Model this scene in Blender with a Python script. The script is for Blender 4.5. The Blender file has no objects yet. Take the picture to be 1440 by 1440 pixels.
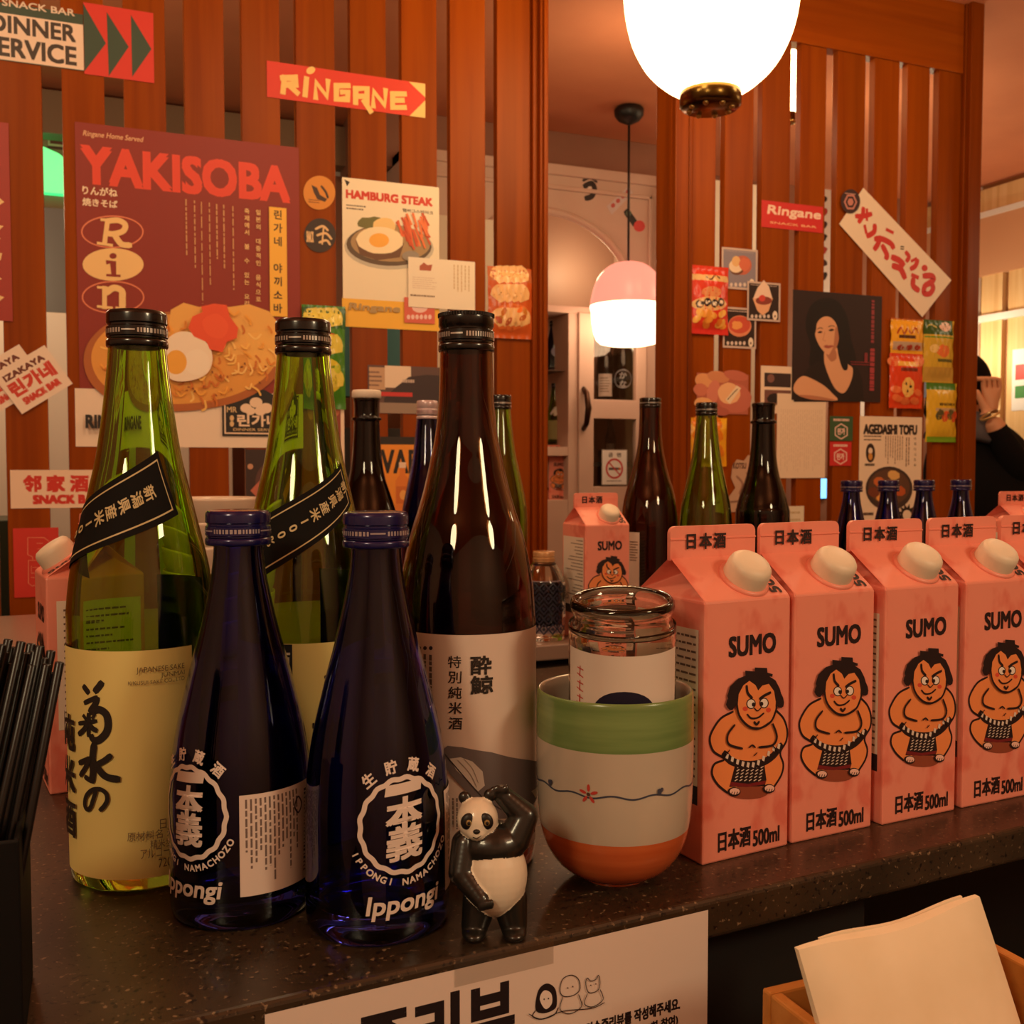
import bpy, bmesh, math, random
from mathutils import Vector, Matrix

random.seed(7)
sc = bpy.context.scene
COL = sc.collection
PI = math.pi

# ------------------------------------------------------------------ camera, world, lights, exposure
CAMZ = 0.21                      # above the bar counter (counter top is z = 0)
PSI = math.radians(22.2)         # the lens looks 22 degrees to the right of the wall's normal
TH = math.radians(2.585)         # and a little down
cam = bpy.data.cameras.new('camera'); camo = bpy.data.objects.new('camera', cam); COL.objects.link(camo)
camo.location = (0, 0, CAMZ); camo.rotation_euler = (PI/2 - TH, 0, -PSI)
cam.sensor_width = 36; cam.lens = 36; cam.clip_start = 0.01; cam.clip_end = 60
sc.camera = camo
cam.dof.use_dof = True; cam.dof.focus_distance = .55; cam.dof.aperture_fstop = 28
sc.view_settings.view_transform = 'Standard'; sc.view_settings.look = 'None'
sc.view_settings.gamma = 1; sc.view_settings.use_curve_mapping = False
sc.view_settings.exposure = 0.0
sc.cycles.max_bounces = 14; sc.cycles.transmission_bounces = 14; sc.cycles.glossy_bounces = 4
sc.cycles.diffuse_bounces = 4; sc.cycles.transparent_max_bounces = 12
sc.cycles.caustics_reflective = False; sc.cycles.caustics_refractive = False
sc.cycles.sample_clamp_indirect = 4.0

world = bpy.data.worlds.new('world'); sc.world = world; world.use_nodes = True
world.node_tree.nodes['Background'].inputs[0].default_value = (1.0, 0.55, 0.25, 1)
world.node_tree.nodes['Background'].inputs[1].default_value = 0.02

WARM = (1.0, 0.78, 0.46)
def lamp(name, loc, power, size, color=WARM, kind='POINT', rot=(0, 0, 0)):
    l = bpy.data.lights.new(name, kind); l.energy = power; l.color = color
    if kind == 'AREA': l.size = size
    else: l.shadow_soft_size = size
    o = bpy.data.objects.new(name, l); COL.objects.link(o); o.location = loc; o.rotation_euler = rot
    return o
# unseen fill lights added for bar, guest side and back room; side room bulbs
lamp('bar_fill', (-0.35, 1.02, 1.04), 6.5, 0.10)
lamp('bar_fill', (0.35, 0.98, 1.04), 4.6, 0.10)
lamp('bar_fill', (1.55, 1.05, 1.04), 4.5, 0.10)
lamp('guest_side_fill', (-0.75, -0.35, 0.80), 18.0, 0.13)  # added behind the lens to brighten labels and carton fronts
lamp('guest_side_fill', (0.95, -0.62, 0.80), 20.0, 0.13)
lamp('back_room_fill', (-0.32, 1.98, 0.72), 8, 0.08)  # added to brighten what shows through the left gaps
lamp('back_room_fill', (1.18, 2.1, 1.02), 1.6, 0.06)  # added to light the cabinet front
lamp('back_room_fill', (2.0, 2.25, 0.95), 2.5, 0.08)
lamp('side_room_bulb', (2.35, 2.45, 0.75), 2.2, 0.08, (1.0, 0.78, 0.48))
lamp('side_room_bulb', (2.45, 1.2, 0.8), 3, 0.08, WARM)

# ------------------------------------------------------------------ view geometry (pixel of the 1440 frame -> point on a real surface)
Fv = Vector((math.sin(PSI)*math.cos(TH), math.cos(PSI)*math.cos(TH), -math.sin(TH)))
Rv = Vector((math.cos(PSI), -math.sin(PSI), 0)); Uv = Rv.cross(Fv)
CAM = Vector((0, 0, CAMZ))
def ray(px, py): return Fv + Rv*((px-720)/1440) - Uv*((py-720)/1440)
def on_plane(px, py, p0, n):
    d = ray(px, py); t = (Vector(p0)-CAM).dot(n)/d.dot(n); return CAM + d*t
def onY(px, py, Y): return on_plane(px, py, (0, Y, 0), Vector((0, 1, 0)))
def onZ(px, py, z=0.0): return on_plane(px, py, (0, 0, z), Vector((0, 0, 1)))
def onX(px, py, X): return on_plane(px, py, (X, 0, 0), Vector((1, 0, 0)))
def atD(px, py, d): return CAM + ray(px, py)*d

# ------------------------------------------------------------------ materials
def lin(c):
    return tuple((x/255/12.92) if x/255 <= 0.04045 else ((x/255+0.055)/1.055)**2.4 for x in c)
MATS = {}
def mat(rgb, rough=0.6, metal=0.0, name=None, spec=0.5, coat=0.0):
    r_, g_, b_ = rgb
    if r_ > 200 and b_ > 140 and g_ > 165: rgb = (r_, min(r_, g_+(r_-g_)*.25), b_+(r_-b_)*.42)      # papers are whiter than the warm light shows them
    key = (tuple(rgb), rough, metal, spec, coat)
    if key in MATS: return MATS[key]
    m = bpy.data.materials.new(name or 'colour_%02x%02x%02x' % tuple(int(v) for v in rgb)); m.use_nodes = True
    b = m.node_tree.nodes['Principled BSDF']
    b.inputs['Base Color'].default_value = (*lin(rgb), 1); b.inputs['Roughness'].default_value = rough
    b.inputs['Metallic'].default_value = metal; b.inputs['Specular IOR Level'].default_value = spec
    b.inputs['Coat Weight'].default_value = coat
    MATS[key] = m; return m
def emit(rgb, s, name, body=(230, 225, 215)):
    m = bpy.data.materials.new(name); m.use_nodes = True; b = m.node_tree.nodes['Principled BSDF']
    b.inputs['Base Color'].default_value = (*lin(body), 1); b.inputs['Roughness'].default_value = .3
    b.inputs['Emission Color'].default_value = (*lin(rgb), 1); b.inputs['Emission Strength'].default_value = s
    return m
def glass(col, name, rough=0.0, ior=1.5):
    m = bpy.data.materials.new(name); m.use_nodes = True; b = m.node_tree.nodes['Principled BSDF']
    b.inputs['Base Color'].default_value = (*col, 1); b.inputs['Roughness'].default_value = rough
    b.inputs['Transmission Weight'].default_value = 1; b.inputs['IOR'].default_value = ior
    return m
def nodes(m): return m.node_tree.nodes, m.node_tree.links
def noise_mat(name, stops, scale, stretch=(1, 1, 1), rough=0.5, detail=4.0, bump=0.0, coat=0.0, distort=0.0):
    m = bpy.data.materials.new(name); m.use_nodes = True; N, L = nodes(m); b = N['Principled BSDF']
    tc = N.new('ShaderNodeTexCoord'); mp = N.new('ShaderNodeMapping'); mp.inputs['Scale'].default_value = stretch
    nz = N.new('ShaderNodeTexNoise'); nz.inputs['Scale'].default_value = scale; nz.inputs['Detail'].default_value = detail
    nz.inputs['Distortion'].default_value = distort
    cr = N.new('ShaderNodeValToRGB'); e = cr.color_ramp.elements
    e[0].position, e[0].color = stops[0][0], (*lin(stops[0][1]), 1); e[1].position, e[1].color = stops[-1][0], (*lin(stops[-1][1]), 1)
    for p, c in stops[1:-1]:
        q = e.new(p); q.color = (*lin(c), 1)
    L.new(tc.outputs['Object'], mp.inputs[0]); L.new(mp.outputs[0], nz.inputs['Vector']); L.new(nz.outputs[0], cr.inputs[0]); L.new(cr.outputs[0], b.inputs['Base Color'])
    b.inputs['Roughness'].default_value = rough; b.inputs['Coat Weight'].default_value = coat; b.inputs['Coat Roughness'].default_value = .2
    if bump:
        bp = N.new('ShaderNodeBump'); bp.inputs['Strength'].default_value = bump; bp.inputs['Distance'].default_value = .002
        L.new(nz.outputs[0], bp.inputs['Height']); L.new(bp.outputs[0], b.inputs['Normal'])
    return m
def wood_mat(name, dark, mid, light, rough=0.38, along='Z', scale=5.0):
    st = {'Z': (9, 9, .35), 'X': (.35, 9, 9), 'Y': (9, .35, 9)}[along]
    m = noise_mat(name, [(0.25, dark), (0.5, mid), (0.78, light)], scale, st, rough, 6.0, .05, 0.0, 0.6)
    N, L = nodes(m); b = N['Principled BSDF']; b.inputs['Specular IOR Level'].default_value = .12         # plank-to-plank tone
    cr = [n for n in N if n.type == 'VALTORGB'][0]; tc = [n for n in N if n.type == 'TEX_COORD'][0]
    nz = N.new('ShaderNodeTexNoise'); nz.inputs['Scale'].default_value = 3.1; mp = N.new('ShaderNodeMapping')
    mp.inputs['Scale'].default_value = {'Z': (3.5, .2, .15), 'X': (.15, 3.5, 3.5), 'Y': (3.5, .15, 3.5)}[along]
    L.new(tc.outputs['Object'], mp.inputs[0]); L.new(mp.outputs[0], nz.inputs['Vector'])
    mr = N.new('ShaderNodeMapRange'); mr.inputs[1].default_value = .3; mr.inputs[2].default_value = .7; mr.inputs[3].default_value = .80; mr.inputs[4].default_value = 1.12
    mx = N.new('ShaderNodeVectorMath'); mx.operation = 'SCALE'
    L.new(nz.outputs[0], mr.inputs[0]); L.new(cr.outputs[0], mx.inputs[0]); L.new(mr.outputs[0], mx.inputs['Scale']); L.new(mx.outputs[0], b.inputs['Base Color'])
    return m

M = {}
M['slat'] = wood_mat('varnished_slat_wood', (128, 55, 4), (144, 66, 5), (154, 75, 7))
M['post'] = wood_mat('varnished_post_wood', (112, 46, 3), (134, 59, 5), (148, 69, 7))
M['beam'] = wood_mat('varnished_beam_wood', (132, 58, 5), (146, 67, 7), (158, 77, 10), along='X')
M['pale_wood'] = wood_mat('pale_panel_wood', (214, 170, 116), (228, 190, 136), (238, 206, 156), along='Z')
M['box_wood'] = wood_mat('honey_box_wood', (176, 110, 48), (202, 136, 66), (216, 154, 84), along='X', scale=7)
M['white'] = mat((236, 230, 218)); M['cream'] = mat((232, 220, 190)); M['black'] = mat((22, 18, 17), .45)
M['ceil'] = noise_mat('ceiling_plaster', [(0.3, (216, 132, 92)), (0.7, (224, 140, 98))], 6, rough=.8)
M['plaster'] = noise_mat('pink_beige_paint', [(0.3, (208, 176, 160)), (0.7, (216, 186, 170))], 5, rough=.55)
M['dark'] = mat((26, 20, 17), .7); M['chrome'] = mat((190, 186, 180), .2, 1.0)
M['blackcap'] = mat((14, 12, 12), .25, 0.3, coat=.5); M['gold'] = mat((196, 160, 96), .3, 1.0)

def granite():
    m = bpy.data.materials.new('speckled_brown_stone'); m.use_nodes = True; N, L = nodes(m); b = N['Principled BSDF']
    tc = N.new('ShaderNodeTexCoord')
    n1 = N.new('ShaderNodeTexNoise'); n1.inputs['Scale'].default_value = 14; n1.inputs['Detail'].default_value = 5
    r1 = N.new('ShaderNodeValToRGB'); r1.color_ramp.elements[0].color = (*lin((40, 31, 22)), 1); r1.color_ramp.elements[1].color = (*lin((76, 60, 44)), 1)
    r1.color_ramp.elements[0].position = .3; r1.color_ramp.elements[1].position = .75
    n2 = N.new('ShaderNodeTexVoronoi'); n2.inputs['Scale'].default_value = 210; n2.inputs['Randomness'].default_value = 1
    n3 = N.new('ShaderNodeTexNoise'); n3.inputs['Scale'].default_value = 300; n3.inputs['Detail'].default_value = 3
    r3 = N.new('ShaderNodeValToRGB'); r3.color_ramp.elements[0].position = .62; r3.color_ramp.elements[1].position = .70
    n4 = N.new('ShaderNodeTexNoise'); n4.inputs['Scale'].default_value = 320; n4.inputs['Detail'].default_value = 2
    r4 = N.new('ShaderNodeValToRGB'); r4.color_ramp.elements[0].position = .6; r4.color_ramp.elements[1].position = .66
    mx = N.new('ShaderNodeMixRGB'); mx.inputs[2].default_value = (*lin((136, 114, 90)), 1)
    my = N.new('ShaderNodeMixRGB'); my.inputs[2].default_value = (*lin((26, 18, 15)), 1)
    for n in (n1, n2, n3, n4): L.new(tc.outputs['Object'], n.inputs['Vector'])
    L.new(n1.outputs[0], r1.inputs[0]); L.new(n4.outputs[0], r4.inputs[0]); L.new(n3.outputs[0], r3.inputs[0])
    L.new(r1.outputs[0], my.inputs[1]); L.new(r4.outputs[0], my.inputs[0])
    L.new(my.outputs[0], mx.inputs[1]); L.new(r3.outputs[0], mx.inputs[0]); L.new(mx.outputs[0], b.inputs['Base Color'])
    b.inputs['Roughness'].default_value = .3
    return m
M['granite'] = granite()
M['g_green'] = glass((.50, .76, .085), 'green_bottle_glass')
M['g_brown'] = glass((.24, .088, .022), 'brown_bottle_glass')
M['g_blue'] = glass((.035, .040, .42), 'cobalt_bottle_glass')
M['g_black'] = glass((.03, .02, .014), 'near_black_bottle_glass')
M['g_clear'] = glass((.96, .95, .90), 'clear_glass')
def carton_mat():
    m = noise_mat('pink_carton_board', [(0.0, (246, 158, 138)), (0.56, (244, 154, 134)), (0.66, (232, 126, 108)), (1.0, (242, 146, 128))], 46, (1.0, 1.0, .6), .38, 3)
    return m
M['pink'] = carton_mat()
def clear_film(name, share, rough):
    m = bpy.data.materials.new(name); m.use_nodes = True; N, L = nodes(m); N.remove(N['Principled BSDF'])
    t = N.new('ShaderNodeBsdfTransparent'); t.inputs[0].default_value = (.93, .92, .90, 1); g = N.new('ShaderNodeBsdfGlossy'); g.inputs['Roughness'].default_value = rough
    mx = N.new('ShaderNodeMixShader'); mx.inputs[0].default_value = share
    L.new(t.outputs[0], mx.inputs[1]); L.new(g.outputs[0], mx.inputs[2]); L.new(mx.outputs[0], N['Material Output'].inputs[0]); return m
M['pane'] = clear_film('window_pane_glass', .07, .02); M['tape'] = clear_film('clear_tape', .16, .3)

# ------------------------------------------------------------------ mesh building
def tag(o, label, cat, group=None, kind=None):
    if label: o['label'] = label
    if cat: o['category'] = cat
    if group: o['group'] = group
    if kind: o['kind'] = kind
    return o
def thing(name, label, cat, loc=(0, 0, 0), rz=0.0, group=None, rot=None):
    o = bpy.data.objects.new(name, None); COL.objects.link(o); o.empty_display_size = .02
    o.location = loc; o.rotation_euler = rot if rot else (0, 0, rz)
    return tag(o, label, cat, group)
def link(name, me, parent=None, loc=(0, 0, 0), rot=(0, 0, 0)):
    o = bpy.data.objects.new(name, me); COL.objects.link(o); o.location = loc; o.rotation_euler = rot
    if parent: o.parent = parent
    return o
class MB:
    def __init__(s): s.v = []; s.f = []; s.mi = []; s.sm = []; s.mats = []
    def m(s, mt):
        if mt not in s.mats: s.mats.append(mt)
        return s.mats.index(mt)
    def add(s, vs, fs, mt, smooth=False, xf=None):
        b = len(s.v); k = s.m(mt)
        for p in vs: s.v.append(tuple(xf @ Vector(p)) if xf else tuple(p))
        for f in fs: s.f.append([b+i for i in f]); s.mi.append(k); s.sm.append(smooth)
        return s
    def box(s, lo, hi, mt, xf=None):
        (a, b, c), (d, e, f) = lo, hi
        vs = [(a,b,c),(d,b,c),(d,e,c),(a,e,c),(a,b,f),(d,b,f),(d,e,f),(a,e,f)]
        return s.add(vs, [(0,3,2,1),(4,5,6,7),(0,1,5,4),(1,2,6,5),(2,3,7,6),(3,0,4,7)], mt, False, xf)
    def prism(s, pts, y0, y1, mt, xf=None):        # outline in (x, z), extruded along y
        n = len(pts); vs = [(p[0], y0, p[1]) for p in pts]+[(p[0], y1, p[1]) for p in pts]
        fs = [tuple(range(n)), tuple(range(2*n-1, n-1, -1))]+[(i, i+n, (i+1) % n+n, (i+1) % n) for i in range(n)]
        return s.add(vs, fs, mt, False, xf)
    def lathe(s, prof, mt, seg=48, xf=None, smooth=True, closed=False):
        vs = []; n = len(prof)
        for j in range(seg):
            a = 2*PI*j/seg
            for r, z in prof: vs.append((r*math.sin(a), -r*math.cos(a), z))
        fs = []
        for j in range(seg):
            k = (j+1) % seg
            for i in range(n if closed else n-1):
                i2 = (i+1) % n
                q = []
                for w in (j*n+i, k*n+i, k*n+i2, j*n+i2):
                    if not any((Vector(vs[w])-Vector(vs[x])).length < 1e-9 for x in q): q.append(w)
                if len(q) > 2: fs.append(q)
        return s.add(vs, fs, mt, smooth, xf)
    def tube(s, pts, r, mt, seg=10, smooth=True, cap=True):
        rs = r if isinstance(r, (list, tuple)) else [r]*len(pts)
        P = [Vector(p) for p in pts]; vs = []; fs = []
        ref = None
        for i, p in enumerate(P):
            t = (P[min(i+1, len(P)-1)]-P[max(i-1, 0)]).normalized()
            if ref is None: ref = t.orthogonal().normalized()
            ref = (ref - t*ref.dot(t)).normalized(); b = t.cross(ref)
            for k in range(seg):
                a = 2*PI*k/seg; vs.append(tuple(p+(ref*math.cos(a)+b*math.sin(a))*rs[i]))
        for i in range(len(P)-1):
            for k in range(seg): fs.append((i*seg+k, i*seg+(k+1) % seg, (i+1)*seg+(k+1) % seg, (i+1)*seg+k))
        if cap: fs.append(tuple(range(seg-1, -1, -1))); fs.append(tuple(range((len(P)-1)*seg, len(P)*seg)))
        return s.add(vs, fs, mt, smooth)
    def ball(s, c, r, mt, seg=24, rings=14, rot=None):
        rx, ry, rz = r if isinstance(r, (tuple, list)) else (r, r, r)
        vs = []; fs = []
        for i in range(rings+1):
            t = PI*i/rings
            for j in range(seg):
                a = 2*PI*j/seg; p = Vector((rx*math.sin(t)*math.cos(a), ry*math.sin(t)*math.sin(a), rz*math.cos(t)))
                if rot: p = rot @ p
                vs.append(tuple(p+Vector(c)))
        for i in range(rings):
            for j in range(seg): fs.append((i*seg+j, (i+1)*seg+j, (i+1)*seg+(j+1) % seg, i*seg+(j+1) % seg))
        return s.add(vs, fs, mt, True)
    def mesh(s, name, merge=False):
        me = bpy.data.meshes.new(name); me.from_pydata(s.v, [], s.f)
        for mt in s.mats: me.materials.append(mt)
        me.polygons.foreach_set('material_index', s.mi); me.polygons.foreach_set('use_smooth', s.sm)
        me.update()
        if merge:
            bm = bmesh.new(); bm.from_mesh(me); bmesh.ops.remove_doubles(bm, verts=bm.verts, dist=1e-6); bm.to_mesh(me); bm.free()
        return me
    def build(s, name, parent=None, loc=(0, 0, 0), rot=(0, 0, 0), bevel=0, seg=2, merge=False, sharp=None):
        me = s.mesh(name, merge); o = link(name, me, parent, loc, rot)
        if sharp: me.set_sharp_from_angle(angle=math.radians(sharp))
        if bevel:
            b = o.modifiers.new('bevel', 'BEVEL'); b.width = bevel; b.segments = seg; b.limit_method = 'ANGLE'
        return o
def struct(mb, name, loc=(0, 0, 0), bevel=0):
    o = mb.build(name, None, loc, bevel=bevel); o['kind'] = 'structure'; return o

def smooth_prof(pts, n=6):
    """monotone resample of (r, z) points through a Catmull-Rom curve"""
    out = []
    for i in range(len(pts)-1):
        p0, p1, p2, p3 = pts[max(i-1, 0)], pts[i], pts[i+1], pts[min(i+2, len(pts)-1)]
        for k in range(n):
            t = k/n
            out.append(tuple(.5*((2*p1[a])+(-p0[a]+p2[a])*t+(2*p0[a]-5*p1[a]+4*p2[a]-p3[a])*t*t+(-p0[a]+3*p1[a]-3*p2[a]+p3[a])*t**3) for a in (0, 1)))
    out.append(pts[-1]); return out
def rad_at(prof, z):
    for (r0, z0), (r1, z1) in zip(prof, prof[1:]):
        if min(z0, z1) <= z <= max(z0, z1) and abs(z1-z0) > 1e-9: return r0+(r1-r0)*(z-z0)/(z1-z0)
    return prof[-1][0] if z > prof[-1][1] else max(r for r, _ in prof)

# ------------------------------------------------------------------ printed art: shapes and lettering laid on a surface
TXT = {}
def glyphs(s):
    """flat outline of a text at size 1: (points, faces)"""
    if s in TXT: return TXT[s]
    cu = bpy.data.curves.new('lettering', 'FONT'); cu.body = s; cu.resolution_u = 3
    o = bpy.data.objects.new('lettering', cu); COL.objects.link(o)
    dg = bpy.context.evaluated_depsgraph_get(); me = bpy.data.meshes.new_from_object(o.evaluated_get(dg))
    r = ([(v.co.x, v.co.y) for v in me.vertices], [tuple(p.vertices) for p in me.polygons])
    bpy.data.objects.remove(o); bpy.data.curves.remove(cu); bpy.data.meshes.remove(me)
    TXT[s] = r; return r
class Art:
    def __init__(s, conv=None, rough=.6, eps=5e-5):
        s.conv = conv or (lambda x, y: (x, y)); s.items = []; s.h = 0; s.eps = eps; s.rough = rough
    def c(s, p): return s.conv(*p)
    def raw(s, pts, faces, col, h=None):
        if h is None: s.h += s.eps; h = s.h
        s.items.append((pts, faces, col, h)); return s
    def poly(s, pts, col): q = [s.c(p) for p in pts]; return s.raw(q, [tuple(range(len(q)))], col)
    def rect(s, x0, y0, x1, y1, col):
        a, b = s.c((x0, y0)), s.c((x1, y1)); return s.raw([(a[0], a[1]), (b[0], a[1]), (b[0], b[1]), (a[0], b[1])], [(0, 1, 2, 3)], col)
    def blob(s, pts, col):
        n = len(pts); q = []
        for i in range(n):
            p0, p1, p2, p3 = [Vector(pts[(i+k) % n]) for k in (-1, 0, 1, 2)]
            for k in range(5):
                t = k/5; q.append(tuple(.5*((2*p1)+(-p0+p2)*t+(2*p0-5*p1+4*p2-p3)*t*t+(-p0+3*p1-3*p2+p3)*t**3)))
        return s.poly(q, col)
    def ell(s, x, y, rx, ry, col, rot=0, n=28, wob=0):
        p = []
        for i in range(n):
            a = 2*PI*i/n; k = 1+random.uniform(-wob, wob); u, v = rx*k*math.cos(a), ry*k*math.sin(a)
            p.append((x+u*math.cos(rot)-v*math.sin(rot), y+u*math.sin(rot)+v*math.cos(rot)))
        return s.poly(p, col)
    def stroke(s, pts, w, col, closed=False, sm=True):
        """w in surface units (metres)"""
        q = [Vector(s.c(p)) for p in pts]
        if sm and len(q) > 2:
            r = []; n = len(q); rng = n if closed else n-1
            for i in range(rng):
                g = (lambda k: q[k % n]) if closed else (lambda k: q[min(max(k, 0), n-1)])
                p0, p1, p2, p3 = g(i-1), g(i), g(i+1), g(i+2)
                for k in range(5):
                    t = k/5; r.append(.5*((2*p1)+(-p0+p2)*t+(2*p0-5*p1+4*p2-p3)*t*t+(-p0+3*p1-3*p2+p3)*t**3))
            if not closed: r.append(q[-1])
            q = r
        n = len(q); L, R = [], []
        for i in range(n):
            a = q[(i-1) % n] if closed or i > 0 else q[i]; b = q[(i+1) % n] if closed or i < n-1 else q[i]
            t = (b-a); t = t.normalized() if t.length > 1e-12 else Vector((1, 0)); nn = Vector((-t.y, t.x))*w/2
            if not closed and i == 0: q0 = q[i]-t*w*.3; L.append(q0+nn*.7); R.append(q0-nn*.7); continue
            if not closed and i == n-1: q0 = q[i]+t*w*.3; L.append(q0+nn*.7); R.append(q0-nn*.7); continue
            L.append(q[i]+nn); R.append(q[i]-nn)
        pts2 = [tuple(x) for x in L]+[tuple(x) for x in R]
        fs = [(i, (i+1) % n, (i+1) % n+n, i+n) for i in range(n if closed else n-1)]
        return s.raw(pts2, fs, col)
    def affine(s, txt, o, ex, ey, col, bold=0.0, box=True):
        P, Fc = glyphs(txt)
        if not P: return s
        x0, x1 = min(p[0] for p in P), max(p[0] for p in P); y0, y1 = min(p[1] for p in P), max(p[1] for p in P)
        if box: N = [((p[0]-x0)/max(x1-x0, 1e-9), (p[1]-y0)/max(y1-y0, 1e-9)) for p in P]
        else: N = [(p[0]-(x0+x1)/2, p[1]-(y0+y1)/2) for p in P]
        ax, ay = math.hypot(*ex), math.hypot(*ey)
        sh = [(0, 0)] if not bold else [(bold, bold), (-bold, bold), (bold, -bold), (-bold, -bold), (0, 0)]
        lx = (ex[0]/ax, ex[1]/ax); ly = (ey[0]/ay, ey[1]/ay); s.h += s.eps
        for q, (dx, dy) in enumerate(sh):
            pts = [(o[0]+u*ex[0]+v*ey[0]+dx*lx[0]+dy*ly[0], o[1]+u*ex[1]+v*ey[1]+dx*lx[1]+dy*ly[1]) for u, v in N]
            s.raw(pts, Fc, col, s.h+q*s.eps*.18)
        return s
    def text(s, txt, x0, y0, x1, y1, col, bold=0.0, slant=0.0):
        """fits the text in the box; (x0,y0) top left, (x1,y1) bottom right; bold as a share of its height"""
        a, b = s.c((x0, y0)), s.c((x1, y1)); h = a[1]-b[1]
        return s.affine(txt, (a[0], b[1]), (b[0]-a[0], 0), (h*slant, h), col, abs(h)*bold)
    def char(s, ch, u, v, size, col, ang=0.0, bold=0.0, sx=1.0):
        """one character centred at surface coordinates (u, v)"""
        ex = (math.cos(ang)*size*sx, math.sin(ang)*size*sx); ey = (-math.sin(ang)*size, math.cos(ang)*size)
        return s.affine(ch, (u, v), ex, ey, col, bold*size, box=False)
    def column(s, txt, x, y0, y1, size, col, bold=0.0):
        n = len(txt)
        for i, ch in enumerate(txt):
            if ch == ' ': continue
            u, v = s.c((x, y0+(y1-y0)*(i+.5)/n)); s.char(ch, u, v, size, col, bold=bold)
        return s
    def lines(s, x0, y0, x1, y1, n, col, fill=.5, vert=False, ragged=.3):
        """small print too fine to read: rows (or columns) of broken dashes"""
        pts, fs = [], []
        a, b = s.c((x0, y0)), s.c((x1, y1))
        for i in range(n):
            t = (i+.5)/n; hw = .5/n*fill; end = 1-random.uniform(0, ragged); p = 0
            while p < end:
                q = min(end, p+random.uniform(.04, .13))
                lo, hi = (p, t-hw), (q, t+hw)
                cs = [(lo[0], lo[1]), (hi[0], lo[1]), (hi[0], hi[1]), (lo[0], hi[1])]
                k = len(pts)
                for g, w in cs:
                    if vert: g, w = w, g
                    pts.append((a[0]+(b[0]-a[0])*g, a[1]+(b[1]-a[1])*w))
                fs.append((k, k+1, k+2, k+3)); p = q+random.uniform(.015, .03)
        return s.raw(pts, fs, col)
    def mesh(s, name, fn, cut=None, cutv=None, keepmat=None):
        bm = bmesh.new(); mats = []; us = [p[0] for it in s.items for p in it[0]]; vs = [p[1] for it in s.items for p in it[0]]
        for pts, faces, col, h in s.items:
            mt = col if not isinstance(col, tuple) else mat(col, s.rough)
            if mt not in mats: mats.append(mt)
            k = mats.index(mt); B = [bm.verts.new((p[0], p[1], h)) for p in pts]
            for f in faces:
                try: fc = bm.faces.new([B[i] for i in f]); fc.material_index = k
                except ValueError: pass
        for step, axis, vals in ((cut, 0, us), (cutv, 1, vs)):
            if not step: continue
            x = min(vals)+step
            while x < max(vals):
                co = [0, 0, 0]; co[axis] = x; no = [0, 0, 0]; no[axis] = 1
                bmesh.ops.bisect_plane(bm, geom=bm.verts[:]+bm.edges[:]+bm.faces[:], plane_co=co, plane_no=no, dist=1e-8); x += step
        if cut or cutv: bmesh.ops.triangulate(bm, faces=[f for f in bm.faces if len(f.verts) > 4])
        for v in bm.verts: v.co = Vector(fn(v.co.x, v.co.y, v.co.z))
        me = bpy.data.meshes.new(name); bm.to_mesh(me); bm.free()
        for mt in mats: me.materials.append(mt)
        if cut or cutv:
            for p in me.polygons: p.use_smooth = True
        return me

# ------------------------------------------------------------------ the setting
DW = 1.75                                    # the slatted partitions stand 1.75 m in front of the lens
XL, XR, YN, YF, ZF, ZC = -2.2, 3.0, -1.6, 3.08, -1.05, 1.22
mb = MB(); mb.box((XL, YN, ZF-.05), (XR, YF, ZF), mat((70, 50, 40), .5)); struct(mb, 'floor')
mb = MB(); mb.box((XL, YN, ZC), (XR, YF, ZC+.05), M['ceil']); struct(mb, 'ceiling')
mb = MB(); mb.box((XL, YF, ZF), (XR, YF+.05, ZC), noise_mat('wall_paint_brown', [(0.3, (150, 104, 84)), (.7, (164, 116, 94))], 4)); struct(mb, 'wall_back')
mb = MB(); mb.box((XL-.05, YN, ZF), (XL, YF, ZC), M['plaster']); struct(mb, 'wall_west')
mb = MB(); mb.box((XL, YN-.05, ZF), (XR, YN, ZC), M['plaster']); struct(mb, 'wall_front')
# side wall of the far room: pale boards under a header, a white rail across them
mb = MB(); mb.box((XR, YN, ZF), (XR+.05, YF, ZC), mat((150, 100, 58), .5))
def sw(px, py, X=XR): p = onX(px, py, X); return p.y, p.z
y_, zt = sw(1408, 300); _, zb = sw(1408, 385); _, zr = sw(1408, 446)
mb.box((XR-.03, YN, zb), (XR, YF, zt), mat((214, 160, 120), .5)); mb.box((XR-.022, YN, zt), (XR, YF, ZC-.02), M['pale_wood'])
mb.box((XR-.035, YN, zt-.008), (XR, YF, zt+.012), M['white']); mb.box((XR-.03, YN, zr-.012), (XR, YF, zr+.012), M['white'])
for k in range(24):
    y0 = 2.815-k*.118; mb.box((XR-.018, y0-.092, ZF), (XR, y0, zb), M['pale_wood'])
mb.box((XR-.045, 2.835, ZF), (XR-.001, 2.88, ZC-.002), mat((232, 214, 190), .4)); struct(mb, 'wall_east')

mb = MB(); mb.box((.70, 2.86, 1.06), (1.78, YF-.001, ZC-.001), noise_mat('soffit_paint', [(0.3, (150, 104, 84)), (.7, (164, 116, 94))], 4)); struct(mb, 'trim_5')

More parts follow.
